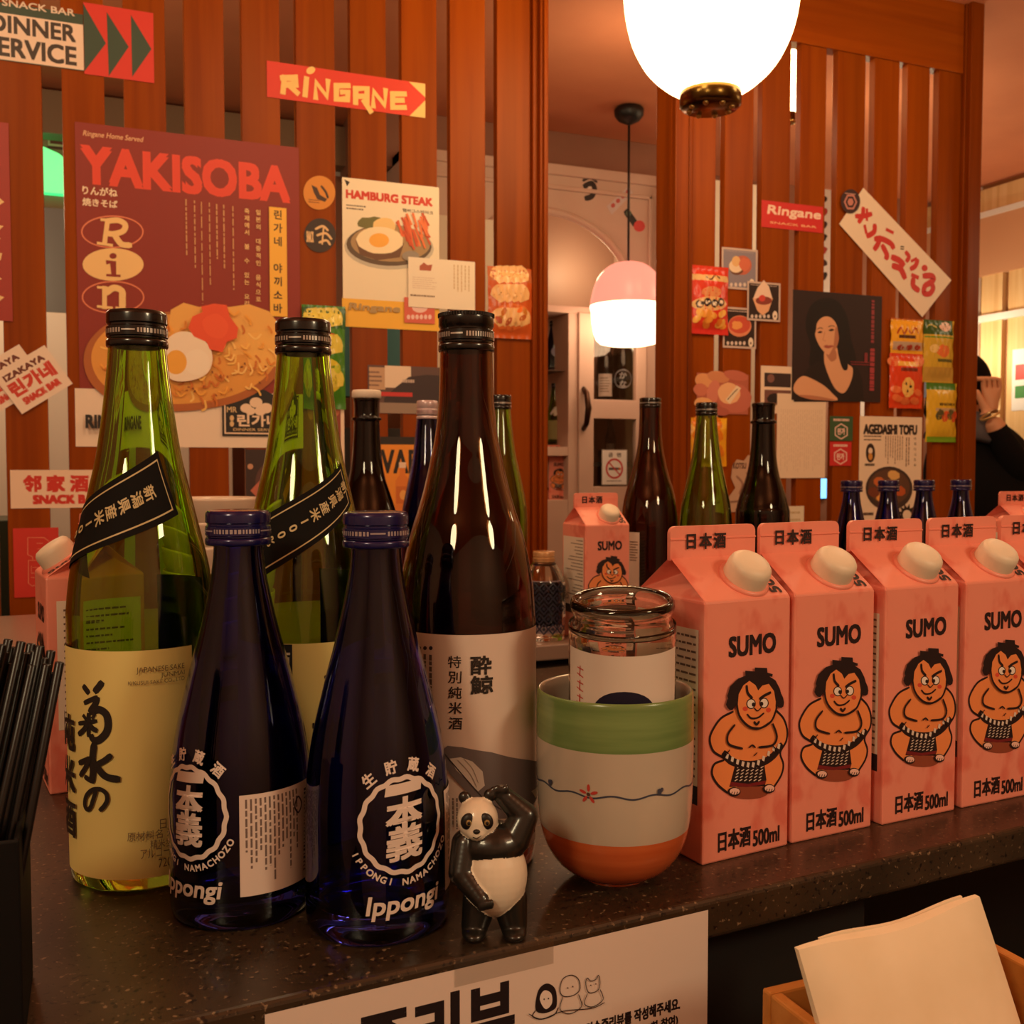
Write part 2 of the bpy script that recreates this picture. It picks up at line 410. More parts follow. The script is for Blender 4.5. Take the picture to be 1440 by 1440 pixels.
a, c_ = onX(1424, 492, XR-.0195), onX(1470, 575, XR-.0195)
A = Art(None, .5); A.raw([(a.y, c_.z), (c_.y, c_.z), (c_.y, a.z), (a.y, a.z)], [(0, 1, 2, 3)], (238, 234, 226)); w_, h_ = c_.y-a.y, a.z-c_.z
A.raw([(a.y+w_*.1, a.z-h_*.5), (a.y+w_*.8, a.z-h_*.5), (a.y+w_*.8, a.z-h_*.25), (a.y+w_*.1, a.z-h_*.25)], [(0, 1, 2, 3)], (206, 60, 54)); A.raw([(a.y+w_*.1, a.z-h_*.8), (a.y+w_*.7, a.z-h_*.8), (a.y+w_*.7, a.z-h_*.6), (a.y+w_*.1, a.z-h_*.6)], [(0, 1, 2, 3)], (70, 140, 70))
o = link('wall_notice', A.mesh('wall_notice', lambda u, v, h: (-h, u-a.y, v-a.z)), None, (XR-.0195, a.y, a.z)); tag(o, 'white notice with red and green blocks on the pale boards at the right edge', 'notice')

def WX(px): return onY(px, 655, DW).x
SLT = .018
def slats(name, edges, z0, z1, beams):
    mb = MB()
    for a, b in edges:
        mb.box((a, DW, z0), (b, DW+SLT, z1), M['slat'])
    for a, b, c, d in beams: mb.box((a, DW-.004, c), (b, DW+SLT+.008, d), M['beam'])
    for z in (-.35,): mb.box((edges[0][0], DW+SLT, z-.03), (edges[-1][1], DW+SLT+.018, z+.03), M['slat'])
    return struct(mb, name, bevel=.0012)
gl = [(-88, -74), (-4, 9), (69, 97), (156, 183), (241, 267), (322, 346), (399, 421), (475, 496), (546, 567), (616, 634), (683, 699)]
xs = [WX(a) for p in gl for a in p]
pitch = .0901
ed = []
for i in range(len(gl)-1): ed.append((WX(gl[i][1]), WX(gl[i+1][0])))
x0 = ed[0][0]
for k in range(18): ed.insert(0, (x0-pitch*(k+1), x0-pitch*(k+1)+.067))
ed.append((WX(699), WX(746)))
zbm = onY(1250, 85, DW).z
slats('wall_left', ed, -.9, zbm+.05, [(ed[0][0], WX(746), zbm+.01, ZC)])
gr = [(1003, 1015.5), (1055, 1067), (1106, 1120), (1155, 1171), (1209, 1222), (1256, 1267.5), (1298, 1311)]
er = [(WX(968), WX(gr[0][0]))]+[(WX(gr[i][1]), WX(gr[i+1][0])) for i in range(6)]+[(WX(1311), WX(1342))]
slats('wall_right', er, -.9, zbm+.02, [(WX(968), WX(1342), zbm, ZC)])
def post(name, x0, x1, steps):
    mb = MB(); mb.box((x0, DW-.01, -.9), (x1, DW+.05, ZC), M['post'])
    for a, b, d in steps: mb.box((x0+(x1-x0)*a, DW-.01-d, -.9), (x0+(x1-x0)*b, DW-.009, ZC), M['post'])
    return struct(mb, name, bevel=.002)
post('trim_1', WX(746), WX(764), [(.35, 1, .012), (.55, .8, .018)])
post('trim_2', WX(938), WX(968), [(0, .62, .014), (.7, .88, .008)])
post('trim_3', WX(1342), WX(1361), [(.1, 1, .012)])

# what the gaps of the partitions look through to: panels, a shelf edge and posters of the back room
YB = 2.45
def back_panel(name, x0, y0, x1, y1, m, label, cat, Y=YB, t=.02, group=None, kind=None):
    a, b = onY(x0, y0, Y), onY(x1, y1, Y); c = (a+b)/2; w, h = abs(b.x-a.x)/2, abs(a.z-b.z)/2
    mb = MB(); mb.box((-w, 0, -h), (w, t, h), m); o = mb.build(name, None, (c.x, Y, c.z), bevel=.002)
    return tag(o, label, cat, group, kind)
o = back_panel('trim_4', -260, 150, 500, 180, mat((150, 126, 100)), None, None, YF-.07, .07); o['kind'] = 'structure'
back_panel('service_cabinet', -200, 268, 118, 470, mat((112, 112, 112), .35), 'grey metal service cabinet behind the left slats, under the green light', 'cabinet', 2.6, .2)
back_panel('tall_white_panel', -200, 425, 330, 900, mat((236, 214, 180), .4), 'cream tiled counter front glimpsed through the lower left gaps', 'counter', 2.45, .1)
back_panel('teal_door_panel', 440, 440, 585, 560, mat((52, 118, 124), .45), 'teal panel seen through gaps under the food poster of fries and egg', 'panel', 2.6, .05)
back_panel('dark_cupboard', 395, 600, 570, 780, mat((46, 40, 38), .5), 'dark cupboard behind the slats near the middle of the left partition', 'cupboard', 2.6, .15)
back_panel('cream_wall_board', 600, 300, 702, 560, mat((234, 214, 170), .5), 'cream board seen through the two right gaps of the left partition', 'board', 2.58, .03)
back_panel('cream_wall_board', 985, 250, 1075, 640, mat((236, 220, 186), .5), 'cream board behind the first gaps of the right partition', 'board', 2.62, .03)
back_panel('dark_green_cooler', -190, 735, 60, 930, mat((50, 62, 48), .4), 'dark green cooler low behind the left end of the partition', 'cooler', 2.15, .2)
# ceiling-hung green exit style light
a = onY(83, 240, YF-.032)
mb = MB(); pr = [(-.06, -.045), (.03, -.045), (.03, -.005), (.02, .018), (0, .034), (-.03, .045), (-.06, .048)]
pr = [(x*1.35, z*1.35) for x, z in pr]; mb.prism(pr, 0, .03, emit((20, 255, 140), 1.1, 'green_light_face')); o = mb.build('green_light', None, (a.x, YF-.032, a.z))
tag(o, 'glowing green light behind the gap at the left of the partition', 'light')
# blue screen glow low behind the right partition
a = onY(1153, 687, YF-.022)
mb = MB(); mb.box((-.06, 0, -.036), (.03, .008, .036), emit((70, 190, 255), 2.2, 'blue_screen_face')); mb.box((-.066, .008, -.042), (.036, .02, .042), M['black'])
o = mb.build('blue_screen', None, (a.x, YF-.022, a.z)); tag(o, 'small glowing blue screen behind the right partition', 'screen')
def back_poster(name, x0, y0, x1, y1, fn, label, Y=2.4):
    Y = YF-.0015
    a, b = onY(x0, y0, Y), onY(x1, y1, Y); c = (a+b)/2
    cv = lambda px, py: (onY(px, py, Y).x-c.x, onY(px, py, Y).z-c.z)
    A = Art(cv, .5); fn(A, x0, y0, x1, y1); o = link(name, A.mesh(name, lambda u, v, h: (u, -h, v)), None, (c.x, Y, c.z)); return tag(o, label, 'poster')
def blue_sign(A, x0, y0, x1, y1):
    A.rect(x0, y0, x1, y1, (226, 216, 200)); A.rect(x0, y0, x1, y1-6, (36, 52, 132)); A.text('J', 482, 206, 488, 236, (232, 226, 214), .05); A.text('RAMEN', 506, 218, 600, 238, (232, 226, 214), .05); A.text('CHICKEN', 506, 238, 600, 256, (232, 226, 214), .05)
back_poster('blue_poster', 470, 196, 606, 262, blue_sign, 'blue poster with white lettering behind the slats above the food poster', 2.5)
def pale_sign(A, x0, y0, x1, y1):
    A.rect(x0, y0, x1, y1, (206, 190, 184)); A.stroke([(622, 258), (630, 270), (624, 288), (632, 300)], .012, (60, 44, 46)); A.ell(626, 238, 5, 8, (190, 90, 90))
back_poster('pale_poster', 605, 215, 640, 318, pale_sign, 'pale poster with dark brush marks behind the slats', 2.52)
def mixed_sign(A, x0, y0, x1, y1):
    A.rect(x0, y0, x1, y1, (210, 190, 160)); A.rect(x0, y0, x1, 216, (24, 44, 110)); A.stroke([(690, 180), (693, 196), (689, 210)], .02, (90, 150, 220)); A.ell(691, 250, 8, 26, (150, 140, 96), 0, 20, .1); A.rect(x0, 281, x1, 300, (40, 40, 44))
back_poster('picture_strip', 678, 174, 706, 320, mixed_sign, 'narrow strip of pictures behind the last left gap', 2.5)
def red_strip(A, x0, y0, x1, y1):
    A.rect(x0, y0, x1, y1, (226, 214, 206)); A.stroke([(1054, 300), (1062, 312), (1056, 326), (1064, 338)], .014, (190, 60, 60))
back_poster('banner_strip', 1050, 284, 1068, 345, red_strip, 'white banner with red marks behind the second right gap', 2.5)
def strip2(A, x0, y0, x1, y1):
    A.rect(x0, y0, x1, y1, (228, 216, 204))
    for k, y in enumerate(range(280, 405, 18)): A.ell(1158, y, 5, 6, [(40, 36, 36), (170, 60, 56), (60, 40, 40)][k % 3], .4, 10, .2)
back_poster('sticker_strip', 1148, 255, 1176, 420, strip2, 'strip of small stickers behind the gap over the dark portrait', 2.5)
def strip3(A, x0, y0, x1, y1):
    A.rect(x0, y0, x1, y1, (226, 214, 204)); A.lines(x0, 640, x1, y1, 5, (60, 50, 50), .5)
back_poster('notice_strip', 1196, 560, 1224, 690, strip3, 'pale notice behind the gap beside the small green hexagon sticker', 2.5)
def strip4(A, x0, y0, x1, y1):
    A.rect(x0, y0, x1, y1, (222, 226, 226)); A.rect(x0, 480, x1, y1, (120, 130, 150))
back_poster('white_board', 1286, 462, 1316, 560, strip4, 'white board behind the gap between the two columns of snack packets', 2.5)
def strip5(A, x0, y0, x1, y1):
    A.rect(x0, y0, x1, y1, (90, 40, 34)); A.text('した', x0+3, y0+4, x1-2, y0+18, (220, 190, 160), .03); A.rect(x0+1, y0+26, x1-1, y1-4, (200, 180, 150)); A.rect(x0+4, y0+30, x1-8, y1-8, (110, 50, 40))
back_poster('kana_poster', 66, 162, 100, 212, strip5, 'dark poster with kana just above the green light', 2.4)

# ------------------------------------------------------------------ display cabinet of the back room
CY = 2.75
def cz(px, py): p = onY(px, py, CY); return p.x, p.z
PL = M['plaster']; cab = thing('display_cabinet', 'pink beige display cabinet with arched niche and glazed door behind the opening', 'cabinet', (1.1, CY, ZF))
def cbox(mb, x0, y0, x1, y1, m, d0=0, d1=.03):
    a, b = cz(x0, y0), cz(x1, y1); mb.box((a[0]-1.1, d0, b[1]-ZF), (b[0]-1.1, d1, a[1]-ZF), m)
xa, ztop = cz(850, 240); xR = cz(930, 300)[0]; x_l = .80
mb = MB()                                                    # carcass
zt_, zfl = ztop-ZF, cz(850, 434)[1]-ZF
mb.box((x_l-1.1, .27, 0), (xR-1.1, .29, zt_), mat((176, 142, 124), .5)); mb.box((x_l-1.1, 0, 0), (x_l-1.08, .27, zt_), PL); mb.box((xR-1.12, 0, 0), (xR-1.1, .27, zt_), PL)
mb.box((x_l-1.1, -.005, zfl-.02), (xR-1.1, .27, zfl), PL); mb.box((x_l-1.1, -.01, zt_-.03), (xR-1.09, .27, zt_), PL)
mb.build('carcass', cab, bevel=.002)
mb = MB()                                                    # arched front of the niche
cx, _ = cz(766, 300); ax = cz(893, 430)[0]-cx; az = cz(766, 297)[1]-ZF-zfl
arc = [(cx-1.1+ax*math.cos(PI*t/24), zfl+az*math.sin(PI*t/24)) for t in range(25)]
for i in range(24):
    (x0, z0), (x1, z1) = arc[i], arc[i+1]
    mb.prism([(x0, z0), (x1, z1), (x1, zt_-.03), (x0, zt_-.03)], 0, .018, PL)
mb.box((cx-1.1+ax, 0, zfl), (xR-1.1, .018, zt_-.03), PL); mb.box((x_l-1.1, 0, zfl), (cx-1.1-ax, .018, zt_-.03), PL)
mb.build('arched_panel', cab)
mb = MB(); mb.tube([(x, -.006, z) for x, z in arc], .012, PL, 8); mb.build('arch_moulding', cab)
mb = MB(); fr = [(x_l-1.06, zt_-.06), (xR-1.135, zt_-.06)]
mb.box((fr[0][0], -.008, fr[0][1]-.012), (fr[1][0], 0, fr[0][1]), PL); mb.box((fr[1][0]-.012, -.008, zfl+.01), (fr[1][0], 0, fr[0][1]), PL); mb.build('panel_moulding', cab, bevel=.003)
for y0, y1, dm in ((628, 641, PL), (704, 716, PL), (517, 521, mat((120, 96, 84)))):
    mb = MB(); cbox(mb, 715, y0, 800, y1, dm, .02 if y0 == 517 else 0, .27); mb.build('shelf', cab, bevel=.001)
mb = MB(); cbox(mb, 799, 436, 811, 900, PL, -.002, .25); cbox(mb, 715, 716, 800, 1100, PL, 0, .02); cbox(mb, 905, 436, 930, 1000, PL, 0, .02); mb.build('stile', cab, bevel=.002)
door = MB()
for r in ((812, 440, 832, 760), (893, 440, 905, 760), (832, 440, 893, 450), (832, 562, 893, 590), (832, 684, 893, 760)): cbox(door, *r, PL, -.012, .012)
door = door.build('door', cab, bevel=.002)
mb = MB(); cbox(mb, 831, 449, 894, 563, M['pane'], -.001, .001); cbox(mb, 831, 589, 894, 686, M['pane'], -.001, .001); mb.build('glass_pane', door)
mb = MB(); hx, hz = cz(818, 575); hx -= 1.1; hz -= ZF
mb.tube([(hx, -.012, hz+.06), (hx, -.032, hz+.045), (hx+.003, -.04, hz), (hx, -.032, hz-.045), (hx, -.012, hz-.06)], [.007, .008, .010, .008, .007], mat((70, 44, 30), .35, .8), 8); mb.build('handle', door)
mb = MB(); cbox(mb, 824, 650, 905, 656, mat((60, 50, 46)), .03, .25); mb.build('inner_shelf', cab)
mb = MB(); cbox(mb, 824, 560, 905, 566, PL, .03, .25); mb.build('inner_shelf', cab)
lamp('niche_light', (cz(852, 380)[0], CY+.14, cz(852, 360)[1]), 1.0, .03, (1.0, .74, .42))
p = onY(929, 400, CY-.03)
mb = MB(); mb.tube([(0, 0, -1.2), (0, 0, .84)], .009, M['chrome'], 12); o = mb.build('metal_pipe', None, (p.x+.012, CY-.03, .21)); tag(o, 'slim metal pipe running up beside the display cabinet', 'pipe')
# prints stuck on the arch panel
def cab_print(name, x0, y0, x1, y1, fn, label, cat='sticker'):
    a, b = cz(x0, y0), cz(x1, y1); c = ((a[0]+b[0])/2, (a[1]+b[1])/2); cv = lambda px, py: (cz(px, py)[0]-c[0], cz(px, py)[1]-c[1])
    A = Art(cv, .5); fn(A); o = link(name, A.mesh(name, lambda u, v, h: (u, -h, v)), None, (c[0], CY-.0005, c[1])); return tag(o, label, cat)
def p1(A): A.stroke([(820, 254), (830, 250), (839, 256)], .008, (60, 44, 40)); A.stroke([(822, 262), (832, 258), (836, 266), (832, 276), (824, 279)], .016, (40, 30, 28)); A.ell(829, 266, 3, 4, (230, 210, 190))
cab_print('brush_sticker', 818, 250, 841, 282, p1, 'black brush drawn sticker at the top of the cabinet arch panel')
def p2(A):
    A.poly([(853, 290), (884, 262), (890, 272), (860, 302)], (214, 190, 182))
    for k in range(4): A.ell(862+k*7, 289-k*6.5, 3.2, 3.6, (196, 92, 88), .7, 6)
cab_print('text_sticker', 853, 262, 890, 302, p2, 'slanted pink sticker with red characters on the cabinet arch panel')
def p3(A): A.stroke([(881, 298), (887, 306), (894, 316)], .022, (40, 36, 34)); A.ell(899, 318, 8, 8, (214, 70, 70)); A.ell(884, 300, 4, 4, (90, 110, 90))
cab_print('koi_sticker', 878, 296, 908, 328, p3, 'small sticker with a black stem and red blob at the right of the arch')
def ns(A):
    A.rect(843, 632, 879, 682, (120, 116, 110)); A.rect(844, 633, 878, 681, (238, 234, 228)); A.text('금', 853, 637, 858.5, 642.5, (30, 26, 26), .04); A.text('연', 864.5, 637, 870, 642.5, (30, 26, 26), .04)
    A.stroke([(861+11*math.cos(t*PI/8), 659+13*math.sin(t*PI/8)) for t in range(16)], .0055, (200, 40, 44), True); A.rect(853, 657.5, 867, 661, (90, 80, 78)); A.rect(867, 657.5, 870, 661, (214, 120, 60)); A.stroke([(853, 650), (869, 668)], .0055, (200, 40, 44)); A.lines(850, 675, 872, 677.5, 1, (120, 110, 108), .5, ragged=.05)
o = cab_print('no_smoking_sign', 843, 632, 879, 682, ns, 'white no smoking sign with red crossed circle on the cabinet door', 'sign'); o.location.y -= .013

# lamps -----------------------------------------------------------------
def pendant(name, label, cx, cy, z0, R, cap_r, strength, group=None, hs=1.0):
    """opal globe lamp: z0 is the height of the bottom of its glass"""
    t = thing(name, label, 'lamp', (cx, cy, ZC), 0, group); d = z0-ZC
    pr = [(R*.33, 0), (R*.5, .012), (R*.70, .035), (R*.83, .060), (R*.92, .088), (R*.975, .120), (R, .155), (R, .185), (R*.97, .22), (R*.90, .255), (R*.75, .29), (R*.52, .316), (R*.3, .326)]; pr = [(r, z*hs) for r, z in pr]; tp = .326*hs
    mb = MB(); mb.lathe([(r, d+z) for r, z in smooth_prof(pr, 4)], emit((255, 214, 150), strength, name+'_opal_glass'), 48); mb.build('globe', t)
    mb = MB(); mb.lathe([(0, d-.022), (cap_r*.9, d-.022), (cap_r, d-.017), (cap_r, d+.012), (cap_r*.86, d+.014), (0, d+.014)], mat((110, 84, 40), .22, 1.0), 40)
    for k in range(8):
        a = k*PI/4; mb.ball((cap_r*.7*math.sin(a), -cap_r*.7*math.cos(a), d-.022), .0045, M['gold'], 8, 6)
    mb.build('bottom_cap', t)
    mb = MB(); mb.lathe([(0, d+tp+.019), (cap_r*.9, d+tp+.019), (cap_r, d+tp+.014), (cap_r, d+tp-.006), (0, d+tp-.008)], mat((110, 84, 40), .22, 1.0), 40); mb.build('top_cap', t)
    mb = MB(); mb.tube([(0, 0, d+tp+.014), (0, 0, -.02)], .004, M['black'], 8); mb.lathe([(0, -.03), (.05, -.025), (.055, 0), (0, 0)], M['black'], 32); mb.build('cord', t); return t
g = atD(999, 132, 1.54)
pendant('globe_pendant', 'large opal globe pendant glowing above the bar, with brass bottom cap', g.x, g.y, g.z, .131, .046, 9.0)
g = atD(1112, 158, 2.32)
pendant('tube_pendant', 'slim glowing pendant behind the right partition, seen through one gap', g.x, g.y, g.z, .030, .010, 14.0, None, .42)
def pink_pendant():
    c = atD(883, 486, 2.92); t = thing('dome_pendant', 'pink topped dome pendant lamp hanging on a cord before the display cabinet', 'lamp', (c.x, c.y, ZC)); d = c.z-ZC
    s = 2.92/1440; H = 52*s
    mb = MB(); mb.lathe([(0, d), (H*.55, d+.001), (H*.76, d+.006), (H*.86, d+.016), (H*.93, d+.035), (H*.985, d+.065), (H, d+.095), (H*1.03, d+.108), (H*1.03, d+.113), (H*.9, d+.113)], emit((255, 206, 160), 6.0, 'dome_lamp_opal'), 48); mb.build('diffuser', t)
    mb = MB(); pr = smooth_prof([(H*1.03, d+.112), (H*1.02, d+.125), (H*.93, d+.165), (H*.78, d+.198), (H*.55, d+.222), (H*.3, d+.233), (0, d+.236)], 4)
    mb.lathe(pr, emit((255, 168, 140), .85, 'dome_lamp_pink', (240, 120, 120)), 48); mb.build('shade', t)
    mb = MB(); mb.tube([(0, 0, d+.235), (0, 0, -.02)], .0035, M['black'], 8); mb.build('cord', t)
    mb = MB(); mb.lathe([(0, -.05), (.012, -.045), (.03, -.036), (.041, -.022), (.042, -.008), (.036, 0), (0, 0)], M['black'], 32); mb.build('canopy', t)
pink_pendant()

# ------------------------------------------------------------------ bar counter, back shelf
E0, EA = Vector((.0599, .3994, 0)), math.atan2(.0306, .4277)
EU = Vector((math.cos(EA), math.sin(EA), 0)); EN = Vector((-math.sin(EA), math.cos(EA), 0))
def on_front(px, py, off=0.0): return on_plane(px, py, E0-EN*off, EN)
ctr = thing('bar_counter', 'dark brown speckled stone bar counter carrying the sake bottles and cartons', 'counter', E0, EA)
mb = MB(); mb.box((-1.2, 0, -.02), (1.5, .54, 0), M['granite']); mb.build('worktop', ctr, bevel=.0025, seg=3)
mb = MB(); mb.box((-1.2, .030, -1.04), (.335, .05, -.0205), M['dark']); mb.box((-1.2, .50, -1.04), (1.5, .52, -.0205), M['dark'])
mb.box((.335, .30, -1.04), (1.5, .32, -.0205), M['dark']); mb.box((.335, .03, -1.04), (.345, .30, -.0205), M['dark']); mb.build('base_panel', ctr)
shf = thing('back_shelf', 'stone topped back shelf beneath the slatted wall, holding spare bottles', 'shelf', (0, 1.09, 0))
mb = MB(); mb.box((-.34, 0, -.019), (1.72, .50, 0), mat((150, 126, 112), .3)); mb.build('shelf_top', shf, bevel=.002)
mb = MB(); mb.box((-.32, .03, -1.05), (1.70, .48, -.0195), mat((58, 38, 28), .5)); mb.build('cupboard_base', shf)
tbl = thing('guest_table', 'low dark guest side table carrying the wooden napkin box', 'table', (.3, 0, 0))
mb = MB(); mb.box((-.2, -.25, -.13), (.75, .37, -.105), M['dark']); mb.build('tabletop', tbl, bevel=.002)
for x in (-.15, .70):
    mb = MB(); mb.box((x-.03, -.2, -1.05), (x+.03, .35, -.1305), M['dark']); mb.build('leg_panel', tbl)

# ------------------------------------------------------------------ bottles
def surf_hit(px, py, pos, prof):
    d = ray(px, py); t = (Vector((pos[0], pos[1], 0))-CAM).dot(d.normalized())/d.length-.06
    for k in range(1200):
        p = CAM+d*t; r = math.hypot(p.x-pos[0], p.y-pos[1])
        if r <= rad_at(prof, p.z): return p
        t += .0001
    # beyond the silhouette: the nearest edge
    t = (Vector((pos[0], pos[1], 0))-CAM).dot(d.normalized())/d.length; return CAM+d*t
def cyl_conv(pos, rz, prof, R):
    def cv(px, py):
        p = surf_hit(px, py, pos, prof); a = math.atan2(p.y-pos[1], p.x-pos[0])+PI/2-rz
        return ((a+PI) % (2*PI)-PI)*R, p.z
    return cv
def cyl_map(prof, R, off=.0003):
    def fn(u, v, h):
        a = u/R; r = rad_at(prof, v)+off+h; return (r*math.sin(a), -r*math.cos(a), v)
    return fn
def facing(pos): return math.atan2(-pos[1], -pos[0])+PI/2         # turn so that local -Y looks at the lens
def shell(prof, wall=.0026):
    H = prof[-1][1]; R0 = max(r for r, _ in prof)
    out = [(0, .004), (R0*.55, .0035), (R0*.84, .0004), (R0*.93, 0), (R0*.978, .0014)]+[p for p in prof if p[1] > .004]
    inn = [(max(r-wall, .004), z) for r, z in reversed(prof) if z > .013]+[(R0*.86, .0125), (R0*.6, .0105), (0, .0115)]
    return out+[(prof[-1][0]-wall*.5, H+.0006)]+inn
def cap_parts(t, H, r, h, col, ring_h=.004, knurl=False, stripe=(206, 200, 190), ringmat=None, seg=56):
    m = mat(col, .24, .25, coat=.6); z0 = H+.0012-h
    mb = MB(); pr = [(0, z0+h), (r*.80, z0+h), (r*.93, z0+h*.985), (r*.985, z0+h*.93), (r, z0+h*.86), (r*1.0, z0+h*.66), (r*.955, z0+h*.62), (r*.955, z0+h*.57), (r*1.005, z0+h*.54), (r*1.01, z0+h*.30), (r*.97, z0+h*.27), (r*.97, z0+h*.24), (r*.72, z0+h*.24)]
    mb.lathe(pr, m, seg)
    if knurl:
        n = 60; vs = []
        for i in range(2*n):
            a = PI*i/n; q = r*(1.025 if i % 2 else .99)
            vs += [(q*math.sin(a), -q*math.cos(a), z0+h*.88), (q*math.sin(a), -q*math.cos(a), z0+h*.97)]
        mb.add(vs, [(2*i, (2*i+2) % (4*n), (2*i+3) % (4*n), 2*i+1) for i in range(2*n)], m)
    pts, fs = [], []
    random.seed(int(r*1e6)); a = 0; zz0, zz1 = z0+h*.36, z0+h*.48; st = mat(stripe, .3, .6)
    while a < 2*PI-.2:
        w = random.choice((.05, .07, .09, .05, .06)) if (a % 2.1) < 1.5 else .45
        lo, hi = (zz0, zz1) if w < .4 else (zz0+h*.05, zz1-h*.03)
        b = len(pts); n = max(2, int(w/.05)+1)
        for i in range(n):
            q = a+w*i/(n-1); rr = r*1.012
            pts += [(rr*math.sin(q), -rr*math.cos(q), lo), (rr*math.sin(q), -rr*math.cos(q), hi)]
        fs += [(b+2*i, b+2*i+2, b+2*i+3, b+2*i+1) for i in range(n-1)]; a += w+.045
    mb.add(pts, fs, st, True); mb.build('cap', t, sharp=40)
    mb = MB(); z1 = z0+h*.22; mb.lathe([(r*.75, z1), (r*.99, z1), (r*1.015, z1-ring_h*.3), (r*1.015, z1-ring_h*.8), (r*.985, z1-ring_h), (r*.76, z1-ring_h)], ringmat or m, seg); mb.build('cap_ring', t)
def bottle(name, label, x, y, prof, gm, rz=None, cap=None, seg=72, group=None, wall=.0026):
    rz = facing((x, y)) if rz is None else rz
    t = thing(name, label, 'bottle', (x, y, 0), rz, group)
    mb = MB(); mb.lathe(shell(prof, wall), gm, seg); mb.build('glass_body', t)
    if cap: cap_parts(t, prof[-1][1], **cap)
    return t, rz
def mm(L, H): return smooth_prof([(r/1000, z/1000) for r, z in L], 5)
P_GREEN = mm([(36.0, 3), (36.5, 8), (36.5, 60), (36.6, 125), (36.3, 138), (34.6, 154), (31.8, 168), (28.2, 183), (24.8, 198), (21.4, 213), (18.8, 229), (16.6, 246), (14.9, 262), (13.8, 276), (13.3, 282), (13.0, 288)], 288)
P_BROWN = mm([(35.8, 3), (36.4, 8), (36.6, 60), (36.6, 118), (36.2, 134), (35.0, 149), (32.6, 163), (29.0, 177), (25.8, 187), (22.4, 199), (19.4, 212), (16.9, 224), (14.9, 240), (14.1, 258), (13.8, 276), (13.6, 284), (13.2, 289)], 289)
P_BLUE = mm([(32.6, 3), (33.2, 7), (33.2, 30), (33.2, 48), (32.8, 60), (31.4, 75), (28.9, 90), (25.6, 104), (22.4, 117), (18.9, 130), (15.6, 144), (13.0, 157), (11.6, 168), (11.4, 178), (11.6, 182), (11.4, 188)], 188)

def place(px, d): p = atD(px, 655, d); return p.x, p.y
CAPG = dict(r=.0150, h=.019, col=(14, 12, 12))
KANA = (34, 26, 22); PAPER = mat((234, 218, 138), .55, name='cream_label_paper')
# left green bottle, cream label with brush lettering
pos = place(196, .530)
t, rz = bottle('sake_bottle', 'green bottle with a cream label of vertical black brush characters, standing leftmost', *pos, P_GREEN, M['g_green'], cap=CAPG)
cv = cyl_conv(pos, rz, P_GREEN, .0366); A = Art(cv, .55)
Rg = .0366; e = Rg*1.62
zt, zb = cv(195, 915)[1], cv(195, 1236)[1]; ur = cv(270, 1000)[0]
A.raw([(-Rg*1.95, zb), (ur, zb), (ur, zt), (-Rg*1.95, zt)], [(0, 1, 2, 3)], PAPER)
q4 = lambda w, *p: A.stroke([(x/4, 700+y/4) for x, y in p], w*1.5, KANA)
q3 = lambda w, *p: A.stroke([(x/3, 960+y/3) for x, y in p], w*1.5, KANA)
q4(.0021, (476, 1062), (488, 1078), (500, 1094)); q4(.0024, (574, 1042), (560, 1062), (540, 1086)); q4(.0017, (482, 1152), (512, 1138), (548, 1122)); q4(.0022, (552, 1128), (540, 1160), (512, 1200))
q4(.0026, (516, 1202), (560, 1190), (600, 1216), (612, 1272), (600, 1322), (566, 1358), (540, 1366)); q4(.0022, (540, 1366), (524, 1352), (520, 1338)); q4(.0015, (452, 1268), (490, 1262), (545, 1254)); q4(.0017, (504, 1216), (506, 1270), (504, 1336)); q4(.0018, (478, 1226), (488, 1240)); q4(.0016, (538, 1218), (528, 1236)); q4(.0018, (498, 1274), (478, 1304), (454, 1326)); q4(.0018, (512, 1276), (530, 1296), (548, 1306))
q3(.0026, (402, 262), (396, 320), (398, 378), (394, 412)); q3(.0018, (394, 412), (378, 404), (368, 396)); q3(.0018, (344, 336), (366, 326), (384, 318)); q3(.0017, (384, 318), (370, 352), (348, 388)); q3(.0020, (470, 306), (446, 326), (410, 346)); q3(.0024, (412, 346), (438, 382), (464, 398), (502, 404))
q3(.0015, (412, 452), (402, 486), (390, 522), (376, 532), (366, 512), (372, 476), (396, 450), (428, 446), (452, 462), (458, 490), (446, 516), (430, 534))
u0 = cv(101, 1010)[0]-.004
for i, ch in enumerate('純米酒'): A.char(ch, u0, cv(195, 1036+62*i)[1], .019, KANA, 0, .03)
A.text('JAPANESE SAKE', 192, 938, 257, 941, (110, 90, 60)); A.text('JUNMAI', 225, 945.5, 257, 949, (110, 90, 60)); A.text('KIKUSUI SAKE CO., LTD', 181, 957.5, 257, 956, (120, 100, 70))
A.text('日本酒', 224, 1150, 258, 1157, (110, 92, 70)); A.text('原材料名 米', 180, 1169, 244, 1173, (120, 100, 76)); A.text('精米歩合', 211, 1180, 250, 1185, (120, 100, 76)); A.text('アルコール分', 198, 1192, 256, 1196, (120, 100, 76)); A.text('720ml', 222, 1206, 250, 1212, (110, 92, 70))
link('front_label', A.mesh('front_label', cyl_map(P_GREEN, Rg), .003, .012), t)
A = Art(None, .7); A.raw([(Rg*1.9, .05), (Rg*2.9, .05), (Rg*2.9, .15), (Rg*1.9, .15)], [(0, 1, 2, 3)], (226, 214, 170)); A.lines(Rg*1.95, .145, Rg*2.85, .06, 14, (70, 60, 50), .4)
back_lbl = A.mesh('back_label', cyl_map(P_GREEN, Rg), .003, .012); link('back_label', back_lbl, t)
BAND = mat((15, 13, 12), .75, spec=.2); INK2 = (206, 188, 140)
